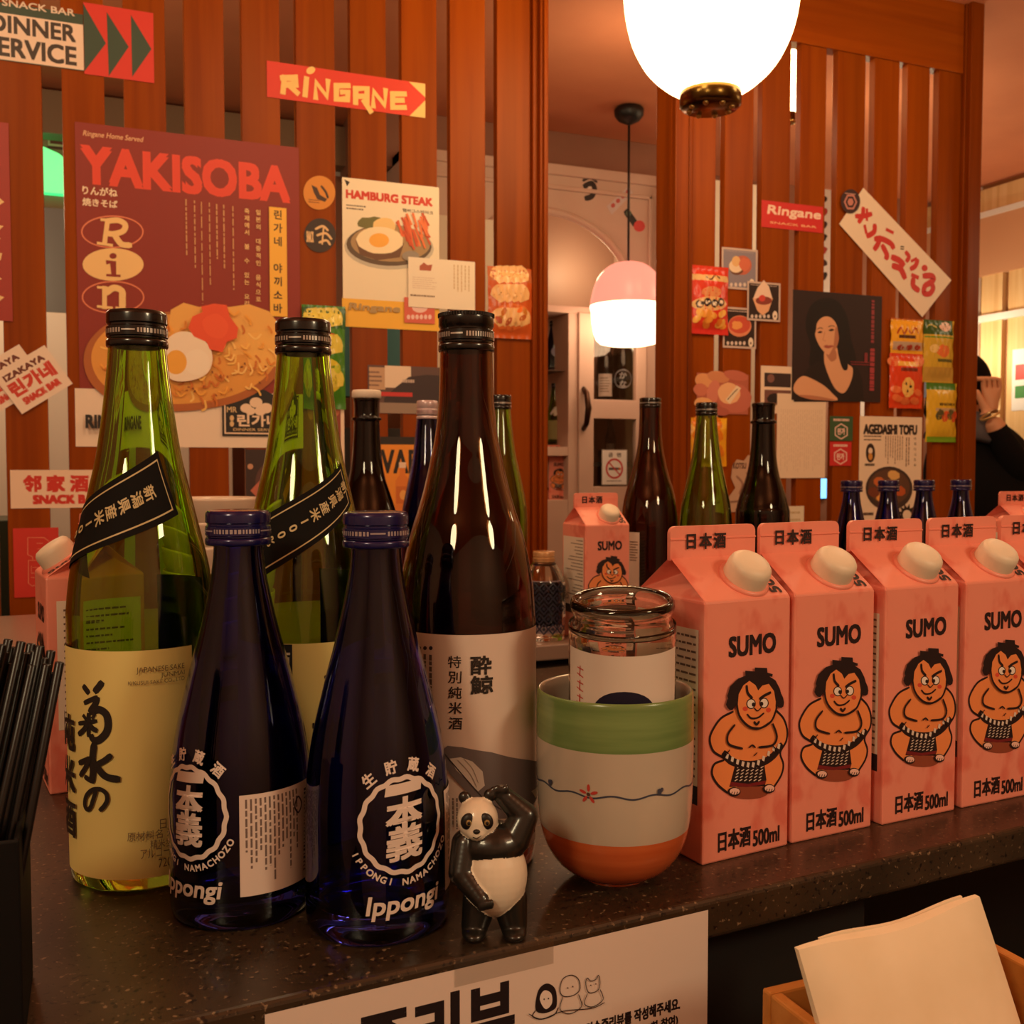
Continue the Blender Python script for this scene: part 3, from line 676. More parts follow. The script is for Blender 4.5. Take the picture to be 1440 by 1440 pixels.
def band(t, conv, q, R, prof, txt, ext, a0=.06, da=.145, size=.5, seed=0):
    """dark strip slanting round the shoulder; q = its two right corners then its two left corners (bottom, top)"""
    P0, P1, P2, P3 = [Vector(conv(*p)) for p in q]        # top right, bottom right, bottom left, top left
    W = lambda a, b: tuple((P0*(1-a)+P3*a)*(1-b)+(P1*(1-a)+P2*a)*b)
    A = Art(None, .5)
    n = 10
    def strip(a0_, a1_, b0, b1, col):
        pts = []; fs = []
        for i in range(n+1):
            a = a0_+(a1_-a0_)*i/n; pts += [W(a, b0), W(a, b1)]
        for i in range(n): fs.append((2*i, 2*i+2, 2*i+3, 2*i+1))
        A.raw(pts, fs, col)
    strip(0, ext, 0, 1, BAND); strip(.05, ext, .10, .125, INK2); strip(.05, ext, .875, .90, INK2); strip(.05, .062, .10, .90, INK2)
    du = (P3-P0); L = du.length; dirn = du.normalized(); wid = ((P1-P0).length+(P2-P3).length)/2
    for i, ch in enumerate(txt):
        c = W(a0+da*(i+.5), .5); s = wid*size*.52
        ang = math.atan2(-dirn.y, -dirn.x)-PI/2
        A.char(ch, c[0], c[1], s, INK2, ang, .02)
    link('shoulder_band', A.mesh('shoulder_band', cyl_map(prof, R, .0005), .003, .006), t)
band(t, cv, ((221, 634), (250, 723), (125, 778), (146, 684)), Rg, P_GREEN, '新潟県産米100%', 1.9, .20, .165, .46)
# second green bottle
pos = place(428, .562)
t, rz = bottle('sake_bottle', 'green bottle whose black slanted shoulder strip reads 100%, behind the blue bottles', *pos, P_GREEN, M['g_green'], cap=CAPG)
cv = cyl_conv(pos, rz, P_GREEN, Rg); A = Art(cv, .55); zt = cv(430, 905)[1]
A.raw([(-Rg*1.5, .012), (Rg*1.4, .012), (Rg*1.4, zt), (-Rg*1.5, zt)], [(0, 1, 2, 3)], PAPER)
A.rect(375, 905, 412, 990, (34, 40, 44)); A.text('菊', 385, 915, 408, 945, (220, 210, 180), .02); A.ell(458, 952, 2.5, 3, KANA); A.text('水の', 440, 1000, 470, 1060, KANA, .02)
link('front_label', A.mesh('front_label', cyl_map(P_GREEN, Rg), .003, .012), t); link('back_label', back_lbl, t)
band(t, cv, ((478, 650), (492, 708), (380, 805), (379, 722)), Rg, P_GREEN, '新潟県産米100%', 2.0, .02, .112, .50)
# brown bottle with the whale label
pos = place(656, .543)
t, rz = bottle('sake_bottle', 'tall brown bottle with a white label showing a grey whale', *pos, P_BROWN, M['g_brown'], cap=dict(r=.0146, h=.021, col=(14, 12, 12), knurl=True))
cv = cyl_conv(pos, rz, P_BROWN, Rg); A = Art(cv, .55); WL = (226, 202, 176)
zt, zb = cv(656, 893)[1], cv(656, 1212)[1]; ul = cv(581, 1000)[0]
A.raw([(ul, zb), (Rg*1.9, zb), (Rg*1.9, zt), (ul, zt)], [(0, 1, 2, 3)], WL)
for i, ch in enumerate('特別純米酒'): A.text(ch, 630+i*.4, 922+21.6*i, 648+i*.4, 939+21.6*i, KANA, .012, .05)
A.text('酔', 662, 923, 690, 947, KANA, .03); A.text('鯨', 662, 951, 692, 974, KANA, .03)
for i in range(3):
    A.ell(591+8*i, 911, 2.6, 2.8, (40, 34, 32), 0, 12)
A.lines(588, 918, 611, 990, 3, (90, 78, 70), .45, True)
WH = (112, 104, 106)
A.poly([(622, 1055), (630, 1048), (650, 1050), (664, 1053), (690, 1057), (715, 1064), (756, 1071), (758, 1110), (742, 1135), (716, 1150), (690, 1150), (672, 1130), (652, 1108), (634, 1088), (624, 1072)], WH)
A.poly([(633, 1066), (648, 1064), (664, 1070), (678, 1084), (681, 1104), (672, 1112), (656, 1096), (642, 1082)], (212, 200, 184)); A.stroke([(625, 1058), (640, 1076), (660, 1100), (680, 1122), (704, 1138)], .0006, (60, 54, 56)); A.stroke([(652, 1066), (664, 1080), (672, 1100)], .0003, (150, 140, 132)); A.stroke([(644, 1068), (660, 1086), (670, 1106)], .0003, (150, 140, 132))
A.poly([(744, 1112), (757, 1098), (758, 1106), (750, 1122)], (200, 190, 170)); A.lines(624, 1120, 646, 1170, 4, (120, 106, 98), .4, True); A.lines(726, 1160, 752, 1168, 1, (90, 78, 72), .6)
link('front_label', A.mesh('front_label', cyl_map(P_BROWN, Rg), .003, .012), t)
# the two small cobalt bottles (and, later, four more at the back)
BL = (232, 214, 196)
def blue_parts(t):
    cap_parts(t, .188, .0150, .0165, (22, 22, 84), .0035, stripe=(196, 190, 200))
    R = .0335; A = Art(None, .5, 3e-5); cz_ = .0535
    ring = [(.0198*(1+.018*math.cos(17*a))*math.cos(a), cz_+.0205*(1+.018*math.cos(17*a))*math.sin(a)) for a in [2*PI*k/102 for k in range(102)]]
    A.stroke(ring, .0022, BL, True, False)
    for ch, zz, sy in (('一', .0155, 1.0), ('本', .0050, 1.0), ('義', -.0080, 1.15)):
        P, _ = glyphs(ch); w = .0165; h = .0036 if ch == '一' else .0128*sy
        A.affine(ch, (-w/2, cz_+zz-h/2), (w, .0012), (.0006, h), BL, .00038 if ch == '義' else .0006)
    for i, ch in enumerate('生貯蔵酒'):
        a = PI/2+.66-.44*i; A.char(ch, .0262*math.cos(a), cz_+.0262*math.sin(a), .0062, BL, a-PI/2, .03)
    s = 'IPPONGI NAMACHOZO'
    for i, ch in enumerate(s):
        if ch == ' ': continue
        a = -PI/2-1.08+2.16*i/(len(s)-1); A.char(ch, .0247*math.cos(a), cz_+.0247*math.sin(a), .0041, BL, a+PI/2, .03)
    A.affine('Ippongi', (-.0175, .0128), (.034, .0010), (.0016, .0105), BL, .00025)
    link('printed_crest', A.mesh('printed_crest', cyl_map(P_BLUE, R, .0002), .0025, .006), t)
    A = Art(None, .55); c = R*1.345; w = .0193; z0, z1 = .0165, .0625
    A.raw([(c-w, z0), (c+w, z0), (c+w, z1), (c-w, z1)], [(0, 1, 2, 3)], (232, 210, 190)); A.lines(c-w*.9, z1-.002, c+w*.55, z0+.002, 13, (120, 104, 100), .42, True, .5)
    A.stroke([(c+w*.42, z1-.010), (c+w*.55, z1-.006), (c+w*.68, z1-.010), (c+w*.55, z1-.0135)], .0008, (60, 50, 60), True)
    for k in range(22): A.rect(c+w*.72, z0+.004+.0018*k, c+w*.92, z0+.004+.0018*k+random.choice((.0006, .0011)), (60, 50, 60))
    link('back_label', A.mesh('back_label', cyl_map(P_BLUE, R), .0025, .005), t)
def blue(label, x, y, rz):
    t, _ = bottle('small_sake_bottle', label, x, y, P_BLUE, M['g_blue'], rz, None, 64, 'small blue sake bottles')
    blue_parts(t); return t
pos = place(334, .4835); blue1 = blue('small blue bottle with its white back label showing, before the leftmost green bottle', *pos, facing(pos)-.80)
def copy_tree(o, parent=None):
    c = o.copy(); COL.objects.link(c)
    if parent: c.parent = parent
    for ch in o.children: copy_tree(ch, c)
    return c
pos = place(528, .4685); b2 = copy_tree(blue1); b2.location = (*pos, 0); b2.rotation_euler.z = facing(pos)+.36
b2['label'] = 'small blue bottle beside the panda figurine, its round white crest facing forward'
names = ('small blue bottle behind the row of pink cartons, nearest the hexagon stickers', 'small blue bottle standing before the left half of the tofu poster', 'small blue bottle at the back, before the right edge of the tofu poster', 'small blue bottle at the back beside the right end post of the slats')
for (px, d), nm in zip(((1198, 1.46), (1250, 1.49), (1300, 1.52), (1352, 1.555)), names):
    b = copy_tree(blue1); pos = place(px, d); b.location = (*pos, 0); b.rotation_euler.z = facing(pos)+2.2; b['label'] = nm

# bottles on the back shelf
def lbl(t, pos, rz, prof, R, fn):
    cv = cyl_conv(pos, rz, prof, R); A = Art(cv, .55); fn(A); link('label', A.mesh('label', cyl_map(prof, R), .004), t)
pos = place(914, 1.345); sc1 = lambda pr, kr, kz: [(r*kr, z*kz) for r, z in pr]
pb = sc1(P_BROWN, 1.02, 1.03); t, rz = bottle('sake_bottle', 'brown bottle behind the pink carton, left of the shorter green one', *pos, pb, M['g_brown'], cap=dict(r=.0142, h=.012, col=(16, 12, 11)), seg=48)
lbl(t, pos, rz, pb, .0373, lambda A: (A.rect(884, 748, 899, 830, (226, 206, 180)), A.lines(886, 760, 897, 790, 8, (120, 90, 70), .5)))
pos = place(993, 1.335); pg = sc1(P_GREEN, .925, 1.01); t, rz = bottle('sake_bottle', 'green bottle standing between the brown and the black bottle behind the cartons', *pos, pg, M['g_green'], cap=dict(r=.0140, h=.0165, col=(16, 14, 13)), seg=48)
lbl(t, pos, rz, pg, .0338, lambda A: (A.rect(936, 775, 1010, 860, (226, 214, 190)), A.ell(948, 783, 2.5, 3, (150, 140, 40))))
P_OPEN = mm([(34, 3), (36, 8), (36.3, 60), (36, 140), (34.5, 154), (31, 168), (26.5, 182), (22, 196), (18.8, 212), (16.8, 230), (15.6, 250), (15.2, 262), (15.2, 266), (17.2, 267), (17.4, 270), (15.0, 271.5), (14.6, 280), (15.0, 289), (15.6, 290), (15.6, 293), (14.6, 294)], 294)
pos = place(1073, 1.38); t, rz = bottle('sake_bottle', 'uncapped black bottle with a ringed neck behind the cartons', *pos, P_OPEN, M['g_black'], seg=48)
P_CREAM = [(r, z*.985) for r, z in P_OPEN]
pos = place(516, 1.2); t, rz = bottle('sake_bottle', 'black ringed neck bottle with a flat cream stopper, behind the front blue bottle', *pos, P_CREAM, M['g_black'], seg=48)
mb = MB(); mb.lathe([(0, .2885), (.0158, .2885), (.017, .290), (.017, .2965), (.0158, .298), (0, .298)], M['cream'], 40); mb.build('stopper', t)
P_BLUET = [(r*.9, z*1.0) for r, z in P_GREEN]
pos = place(601, 1.25); t, rz = bottle('sake_bottle', 'tall blue bottle with a pale lilac cap, half hidden by the brown bottle', *pos, P_BLUET, M['g_blue'], cap=dict(r=.0130, h=.024, col=(214, 190, 196), stripe=(190, 160, 170)), seg=48)
pos = place(703, 1.36); t, rz = bottle('sake_bottle', 'green bottle with black cap standing just right of the brown whale bottle', *pos, sc1(P_GREEN, 1.0, 1.05), M['g_green'], cap=CAPG, seg=48)
# small clear patterned bottle
P_SM = mm([(24, 2), (25.5, 6), (26, 30), (26, 62), (25, 72), (21, 82), (16, 90), (12.5, 95), (11.5, 99), (11.5, 106)], 106)
pos = place(765, 1.235); t, rz = bottle('flask_bottle', 'small clear bottle printed with a dark blue lattice, beside the brown whale bottle', *pos, P_SM, M['g_clear'], cap=dict(r=.0135, h=.018, col=(206, 160, 110), stripe=(180, 130, 86)), seg=48)
A = Art(None, .5); R = .026; NAVY = (30, 30, 52)
A.raw([(-R*2.2, .010), (R*1.0, .010), (R*1.0, .073), (-R*2.2, .073)], [(0, 1, 2, 3)], (150, 132, 140))
for i in range(-6, 4):
    for j in range(5):
        u, v = i*.0098+.0098*.5*(j % 2), .016+j*.0122
        if -R*2.15 < u-.005 and u+.005 < R*.98: A.stroke([(u, v-.0062), (u+.0048, v), (u, v+.0062), (u-.0048, v)], .0022, NAVY, True, False); A.ell(u, v, .0016, .002, NAVY, 0, 10)
link('printed_pattern', A.mesh('printed_pattern', cyl_map(P_SM, R), .004), t)
A = Art(None, .5); A.raw([(R*1.05, .028), (R*1.5, .028), (R*1.5, .07), (R*1.05, .07)], [(0, 1, 2, 3)], (226, 206, 180))
for k in range(16): A.rect(R*1.1, .032+.0023*k, R*1.45, .032+.0023*k+random.choice((.0007, .0013)), (70, 56, 50))
link('side_label', A.mesh('side_label', cyl_map(P_SM, R), .004), t)

# ------------------------------------------------------------------ sake cartons
CW, CD, CH, CR, CT = .0605, .060, .139, .1605, .177
SK, INK = (246, 150, 88), (36, 16, 18)
def sumo_art():
    def conv(cx, cy):
        k = .083+.165*(cy-160)/1320
        return (cx-565)*.1385e-3, (1480-(cy+k*(cx-565)))*.1049e-3
    A = Art(conv, .5, 2.5e-5)
    A.text('SUMO', 470, 352, 704, 424, INK, .045)
    A.text('日本酒', 425, 1360, 585, 1424, INK, .03); A.text('500ml', 600, 1352, 735, 1400, INK, .03)
    w = .0013
    A.ell(570, 1150, 105, 36, (150, 76, 52))
    A.poly([(500, 720), (430, 765), (385, 840), (378, 890), (400, 945), (445, 975), (402, 1000), (390, 1050), (420, 1110), (470, 1150), (520, 1150), (510, 1100), (640, 1090), (650, 1140), (700, 1140), (745, 1060), (750, 1000), (735, 950), (770, 890), (770, 820), (750, 765), (700, 715)], SK)
    A.stroke([(490, 733), (430, 768), (388, 835), (378, 885), (398, 940), (450, 978), (402, 1003), (390, 1055), (418, 1110), (465, 1152)], w, INK); A.stroke([(704, 722), (748, 765), (770, 825), (766, 885), (735, 945), (752, 1005), (741, 1062), (700, 1128)], w, INK)
    A.poly([(505, 1000), (650, 990), (664, 1085), (655, 1118), (475, 1122), (482, 1095)], INK); A.poly([(482, 1096), (570, 1106), (662, 1088), (656, 1108), (565, 1122), (476, 1116)], (122, 30, 34))
    pts, fs = [], []
    for r in range(5):
        for c in range(6):
            x, y = 512+c*24-r*3, 1012+r*17; k = len(pts)
            for q in ((x, y+9), (x+14, y), (x+17, y+4), (x+3, y+13)): pts.append(A.c(q))
            fs.append((k, k+1, k+2, k+3))
    A.raw(pts, fs, (226, 206, 180))
    A.stroke([(448, 950), (480, 985), (530, 1003), (590, 1006), (650, 992), (700, 958), (738, 908)], .0042, INK)
    for k in range(11):
        t_ = k/10; x = 462+t_*262; y = 962+58*math.sin(PI*min(1, t_*1.12))*.78-(52*max(0, t_-.55)/.45)
        A.poly([(x-4, y-14), (x+9, y-10), (x+4, y+16), (x-8, y+10)], (232, 212, 186))
    for x, y in ((497, 1146), (674, 1130)):
        A.ell(x, y, 32, 24, INK); A.ell(x+3, y-2, 25, 17, (250, 190, 150))
        for k in range(3): A.stroke([(x-14+k*13, y+14), (x-10+k*13, y+2)], .0008, INK)
    A.stroke([(495, 800), (462, 850), (468, 900), (535, 922)], w, INK); A.stroke([(620, 915), (690, 904), (712, 860), (690, 795)], w, INK)
    A.stroke([(570, 916), (585, 904), (600, 916)], .0009, INK); A.stroke([(596, 958), (608, 944)], .0009, INK); A.stroke([(445, 968), (470, 930)], .0009, INK); A.stroke([(690, 906), (722, 942)], .0009, INK)
    # head
    A.poly([(510, 700), (468, 690), (456, 650), (470, 600), (510, 560), (550, 545), (605, 530), (660, 545), (700, 570), (722, 610), (738, 660), (728, 700), (700, 705)], INK)
    A.ell(480, 680, 26, 44, INK, .3, 12, .1); A.ell(718, 668, 24, 44, INK, -.3, 12, .1)
    A.poly([(600, 535), (575, 545), (545, 548), (543, 520), (592, 524), (592, 504), (655, 506), (657, 530), (685, 538), (682, 552), (650, 548), (640, 562)], INK)
    A.poly([(508, 690), (512, 640), (535, 595), (565, 572), (596, 594), (610, 622), (632, 596), (665, 588), (692, 625), (702, 680), (700, 720), (680, 775), (625, 812), (575, 808), (530, 775), (510, 735)], SK)
    A.stroke([(503, 690), (512, 740), (535, 780), (575, 812), (622, 816), (678, 782), (704, 722), (706, 690)], w, INK)
    A.ell(545, 716, 13, 12, (226, 82, 58)); A.ell(664, 722, 13, 12, (226, 82, 58))
    for x, y, px_ in ((574, 690, 586), (640, 686, 627)): A.ell(x, y, 24, 27, INK); A.ell(x, y, 19, 22, (246, 236, 220)); A.ell(px_, y+4, 9, 11, INK)
    A.stroke([(550, 598), (556, 635), (578, 660)], .0016, INK); A.stroke([(672, 632), (640, 648), (618, 664)], .0016, INK)
    A.ell(606, 712, 18, 13, SK); A.stroke([(590, 712), (606, 726), (624, 710)], .0007, INK); A.stroke([(554, 744), (575, 764), (610, 760), (638, 738)], .001, INK); A.stroke([(590, 784), (602, 796), (614, 782)], .0014, INK)
    return A.mesh('front_print', lambda u, v, h: (u, -CD/2-.0002-h, v))
SUMO_ME = sumo_art()
def make_carton():
    t = thing('sake_carton', 'x', 'carton', (0, 0, 0), 0, 'pink sumo sake cartons')
    w, d = CW/2, CD/2; m = M['pink']; mb = MB()
    V = [(-w, -d, 0), (w, -d, 0), (w, d, 0), (-w, d, 0), (-w, -d, CH), (w, -d, CH), (w, d, CH), (-w, d, CH), (-w, 0, CR), (w, 0, CR), (-w+.019, 0, CR-.007), (w-.019, 0, CR-.007)]
    F = [(0, 3, 2, 1), (0, 1, 5, 4), (1, 2, 6, 5), (2, 3, 7, 6), (3, 0, 4, 7), (4, 5, 9, 8), (6, 7, 8, 9), (7, 4, 10), (4, 8, 10), (8, 7, 10), (5, 6, 11), (9, 5, 11), (6, 9, 11)]
    mb.add(V, F, m); mb.build('body', t, bevel=.0011, seg=2, merge=True)
    mb = MB(); rr = .004; pr = [(-w, CR-.002), (w, CR-.002)]+[(w-rr+rr*math.cos(a*PI/12), CT-rr+rr*math.sin(a*PI/12)) for a in range(7)]+[(-w+rr-rr*math.sin(a*PI/12), CT-rr+rr*math.cos(a*PI/12)) for a in range(7)]
    mb.prism(pr, -.0013, .0013, m); mb.box((-w, -.0019, CR+.009), (w, -.0012, CR+.0098), m); mb.build('top_seal', t)
    tilt = math.atan2(CR-CH, d); mb = MB(); xf = Matrix.Translation((.0075, -d*.58, CH+(CR-CH)*.42)) @ Matrix.Rotation(tilt, 4, 'X')
    mb.lathe([(0, .0135), (.0070, .0133), (.0100, .0126), (.0116, .0108), (.0122, .0085), (.0125, .0015), (.0125, 0)], mat((236, 220, 176), .45), 40, xf); mb.lathe([(.0142, -.0008), (.0146, .0006), (.0135, .0018), (.012, .0018)], m, 40, xf)
    mb.build('screw_cap', t)
    link('front_print', SUMO_ME, t)
    A = Art(None, .5)
    A.char('日', -.0165, .1685, .0092, INK, 0, .03); A.char('本', -.0065, .1685, .0092, INK, 0, .03); A.char('酒', .0035, .1685, .0092, INK, 0, .03)
    link('seal_print', A.mesh('seal_print', lambda u, v, h: (u, -.0021-h, v)), t)
    A = Art(None, .5); sl = math.hypot(d, CR-CH); A.affine('500', (.0262, .003), (0, .0175), (-.0072, 0), INK, .0003)
    link('volume_print', A.mesh('volume_print', lambda u, v, h: (u, -d+v*d/sl-.0002*math.sin(tilt)-h, CH+v*(CR-CH)/sl+.0003+h)), t)
    A = Art(None, .55); CRM = (236, 220, 186)
    A.raw([(-.027, .041), (.026, .041), (.026, .124), (-.027, .124)], [(0, 1, 2, 3)], CRM); A.raw([(-.027, .031), (.026, .031), (.026, .041), (-.027, .041)], [(0, 1, 2, 3)], (34, 28, 32))
    A.lines(.024, .122, -.022, .07, 13, (110, 90, 80), .28, ragged=.75); A.lines(.024, .068, -.02, .044, 6, (110, 90, 80), .3, ragged=.75)
    A.stroke([(-.020, .048), (-.0165, .053), (-.013, .048)], .0008, (70, 56, 56), True)
    sl_ = A.mesh('side_label', lambda u, v, h: (-w-.0002-h, -u, v)); link('side_label', sl_, t)
    A = Art(None, .55); A.raw([(-.024, .041), (.027, .041), (.027, .124), (-.024, .124)], [(0, 1, 2, 3)], CRM); A.lines(-.02, .120, .024, .05, 16, (110, 90, 80), .28, ragged=.6)
    link('side_label', A.mesh('side_label', lambda u, v, h: (w+.0002+h, u, v)), t)
    return t
proto = make_carton()
def carton(i, label, x, y, rz):
    c = proto if i == 0 else copy_tree(proto); c.location = (x, y, 0); c.rotation_euler = (0, 0, rz); c['label'] = label; return c
rows = [((.2922, .4520), .118, 'pink sumo carton at the left end of the front row, beside the cup'), ((.3555, .4600), .085, 'pink sumo sake carton second along the front row from the green banded cup'),
        ((.4225, .4640), .07, 'pink sumo sake carton third along the front row from the green banded cup'), ((.4890, .4690), .06, 'pink sumo sake carton fourth along the front row, cut by the picture edge'), ((.5560, .4745), .06, 'pink sumo carton at the far end of the front row, only an edge showing')]
for i, ((x, y), a, lb) in enumerate(rows):                     # x, y: the front left bottom corner
    c = Vector((x, y)) + Vector((math.cos(a), math.sin(a)))*CW/2 + Vector((-math.sin(a), math.cos(a)))*CD/2
    carton(i, lb, c.x, c.y, a)
pos = place(838, 1.252); carton(5, 'pink sumo sake carton on the back shelf, left of the brown bottle', pos[0], pos[1], .03)
pos = place(1432, 1.33); carton(6, 'pink sumo sake carton at the back, below the person in black', pos[0], pos[1], -.06)
pos = place(1520, 1.30); carton(7, 'pink sumo sake carton at the back by the right picture edge', pos[0], pos[1], -.06)
pos = place(122, .685); carton(8, 'pink sake carton behind the leftmost green bottle, its cap turned sideways', pos[0], pos[1], -1.42)

# ------------------------------------------------------------------ cup, jar, panda, straws, napkins, notice on the counter
CUPX, CUPY = place(866, .518)
def brushed(name, a, b): return noise_mat(name, [(0.3, a), (0.7, b)], 30, (.4, .4, 6), .25, 4, 0, .5)
GRN, ORG, WHT = brushed('green_glaze', (104, 136, 78), (130, 160, 96)), brushed('orange_glaze', (196, 92, 48), (214, 112, 62)), mat((198, 188, 172), .2, coat=.5, name='white_glaze')
cup = thing('tea_cup', 'white porcelain cup with green rim band and orange foot, holding a glass jar', 'cup', (CUPX, CUPY, 0), facing((CUPX, CUPY)))
po = smooth_prof([(.0165, 0), (.0172, .002), (.0225, .0036), (.0290, .0085), (.0345, .0165), (.0378, .0270), (.0393, .040), (.0398, .055), (.0400, .075), (.0398, .0925), (.0395, .0962), (.0386, .0972)], 5)
pi = [(.0378, .0962), (.0374, .092), (.0372, .06), (.0365, .035), (.033, .018), (.024, .009), (0, .0075)]
mb = MB(); mb.lathe([(0, .0012), (.0155, .0012), (.0165, 0)], WHT, 64)
for lo, hi, m in ((0, .0285, ORG), (.0285, .0735, WHT), (.0735, .0975, GRN)):
    seg = [p for p in po if lo <= p[1] <= hi]
    if lo > 0: seg.insert(0, (rad_at(po, lo), lo))
    if hi < .09: seg.append((rad_at(po, hi), hi))
    mb.lathe(seg, m, 72)
mb.lathe([po[-1]]+pi, WHT, 72); mb.build('body', cup, merge=True)
A = Art(None, .3); R = .040; BLU = (66, 72, 92)
A.stroke([(-R*2.2+R*4.4*i/60, .0525+.0008*math.sin(i*.9)) for i in range(61)], .00085, BLU)
def flower(u, v, s, col, n=5):
    for k in range(n):
        a = PI/2+2*PI*k/n; A.ell(u+s*math.cos(a), v+s*math.sin(a), s*.62, s*.26, col, a, 14)
flower(-.0125, .0535, .0030, (196, 70, 60)); A.ell(-.0125, .0535, .0009, .0009, (80, 60, 50))
for u in (.0225, -.036): A.ell(u, .0545, .0012, .0016, BLU, .4, 12); A.ell(u+.0012, .0552, .0010, .0012, BLU, -.4, 12)
link('painted_line', A.mesh('painted_line', cyl_map(po, R, .00015), .003), cup)
jx, jy = CUPX+.0066, CUPY+.0048
jar = thing('glass_jar', 'clear glass sake jar with a white label, standing inside the porcelain cup', 'jar', (jx, jy, .0165), 0, None, (math.radians(7), 0, facing((CUPX, CUPY))))
P_JAR = mm([(24.5, 2), (26.6, 6), (27.0, 20), (27.0, 108), (26.6, 113), (25.4, 116.5), (24.6, 118.5), (24.5, 120), (24.8, 121.5)], 124)
mb = MB()
out = [(0, .004), (.02, .003), (.0235, 0), (.0255, .001)]+P_JAR+[(.0256, .1225), (.0262, .125), (.0258, .1275), (.0245, .1288), (.0230, .1280)]
inn = [(.0215, .121), (.0217, .118), (.0226, .1155), (.0242, .112), (.0248, .107), (.0248, .02), (.022, .009), (0, .0075)]
mb.lathe(out+inn, M['g_clear'], 64); mb.build('glass_body', jar)
A = Art(None, .5); R = .027
A.raw([(-R*1.22, .03), (R*1.25, .03), (R*1.25, .1065), (-R*1.22, .1065)], [(0, 1, 2, 3)], (232, 218, 196)); A.ell(.001, .0775, .0155, .0115, (26, 24, 52)); A.ell(.003, .074, .012, .008, (226, 200, 110))
for i in range(3):
    u, v = -R*.84, .0955-.0072*i
    for s_ in (((-.002, .002), (.002, .0015)), ((0, .003), (-.0004, -.002)), ((-.0022, -.001), (.002, -.0022))): A.stroke([(u+a, v+b_) for a, b_ in s_], .0008, (200, 60, 44))
link('label', A.mesh('label', cyl_map(P_JAR, R, .0003), .003), jar)

# panda: one body, coloured by limb
def make_panda():
    t = thing('panda_figurine', 'small standing black and white panda figurine with one raised arm, by the blue bottle', 'figurine', (0, 0, 0))
    K = .461; o0 = atD(695, 1308, K); t.location = (o0.x, o0.y, 0); t.rotation_euler.z = facing((o0.x, o0.y))
    s = K/1440; P = lambda x, y, d=0: Vector(((x-695)*s, d, (1306-y)*s+.0))
    blobs = [('w', P(695, 1222), (.0150, .0140, .0185)), ('b', P(692, 1180, .001), (.0152, .0125, .0105)), ('w', P(672, 1141, -.002), (.0092, .0088, .0094)), ('w', P(671, 1154, -.007), (.0046, .0044, .0036)),
             ('b', P(654, 1113), (.0030, .0022, .0030)), ('b', P(689, 1110), (.0030, .0022, .0030))]
    def limb(a, b, r0, r1, c, n=7):
        for i in range(n):
            k = i/(n-1); blobs.append((c, a.lerp(b, k), (r0+(r1-r0)*k,)*3))
    limb(P(722, 1172), P(738, 1142, .002), .0075, .0062, 'b'); limb(P(738, 1142, .002), P(706, 1112, .003), .0062, .0044, 'b')        # raised arm
    for k in range(4): blobs.append(('b', P(694+6*k, 1104-2*(k % 2), .000), (.0014, .0014, .0024)))
    limb(P(656, 1178, -.001), P(650, 1212, -.006), .0068, .0060, 'b'); limb(P(650, 1212, -.006), P(676, 1240, -.0125), .0058, .0040, 'b')
    for k in range(4): blobs.append(('b', P(676+5*k, 1247-k, -.0155), (.0013, .0015, .0024)))
    limb(P(676, 1258), P(668, 1292, -.002), .0082, .0062, 'b'); limb(P(716, 1258), P(722, 1292, -.002), .0082, .0062, 'b')
    for x in (667, 723): blobs.append(('b', P(x, 1298, -.005), (.0056, .0080, .0030)))
    bm = bmesh.new()
    for c, p, r in blobs:
        mt = Matrix.Translation(p) @ Matrix.Diagonal((*r, 1)); bmesh.ops.create_uvsphere(bm, u_segments=28, v_segments=16, radius=1, matrix=mt)
    me = bpy.data.meshes.new('body'); bm.to_mesh(me); bm.free(); o = link('body', me)
    rm = o.modifiers.new('r', 'REMESH'); rm.mode = 'VOXEL'; rm.voxel_size = .0005; sm = o.modifiers.new('s', 'SMOOTH'); sm.iterations = 12
    me2 = bpy.data.meshes.new_from_object(o.evaluated_get(bpy.context.evaluated_depsgraph_get())); o.modifiers.clear(); o.data = me2; o.parent = t
    me2.materials.clear(); me2.materials.append(mat((238, 226, 190), .3, coat=.3)); me2.materials.append(mat((26, 26, 24), .3, coat=.4))
    for p in me2.polygons:
        best = min(blobs, key=lambda b: sum(((p.center[i]-b[1][i])/b[2][i])**2 for i in range(3))); p.material_index = 1 if best[0] == 'b' else 0; p.use_smooth = True
    e = MB(); rot = Matrix.Rotation(.35, 3, 'Y')
    for x, sg in ((659, 1), (684, -1)):
        c = P(x, 1137, -.0090); e.ball(c, (.0031, .0016, .0038), M['black'], 16, 10, Matrix.Rotation(.4*sg, 3, 'Y')); e.ball(c+Vector((.0004, -.0014, -.0002)), (.0013, .0008, .0014), mat((150, 124, 70), .2), 12, 8); e.ball(c+Vector((.0005, -.0021, -.0002)), (.0007, .0005, .0008), M['black'], 10, 6)
    e.build('eyes', t); n = MB(); n.ball(P(671, 1149, -.0113), (.0016, .0011, .0011), M['black'], 12, 8); n.tube([P(666, 1157, -.0108), P(671, 1159, -.0112), P(677, 1155, -.0106)], .0003, M['black'], 6); n.build('nose_and_mouth', t)
make_panda()

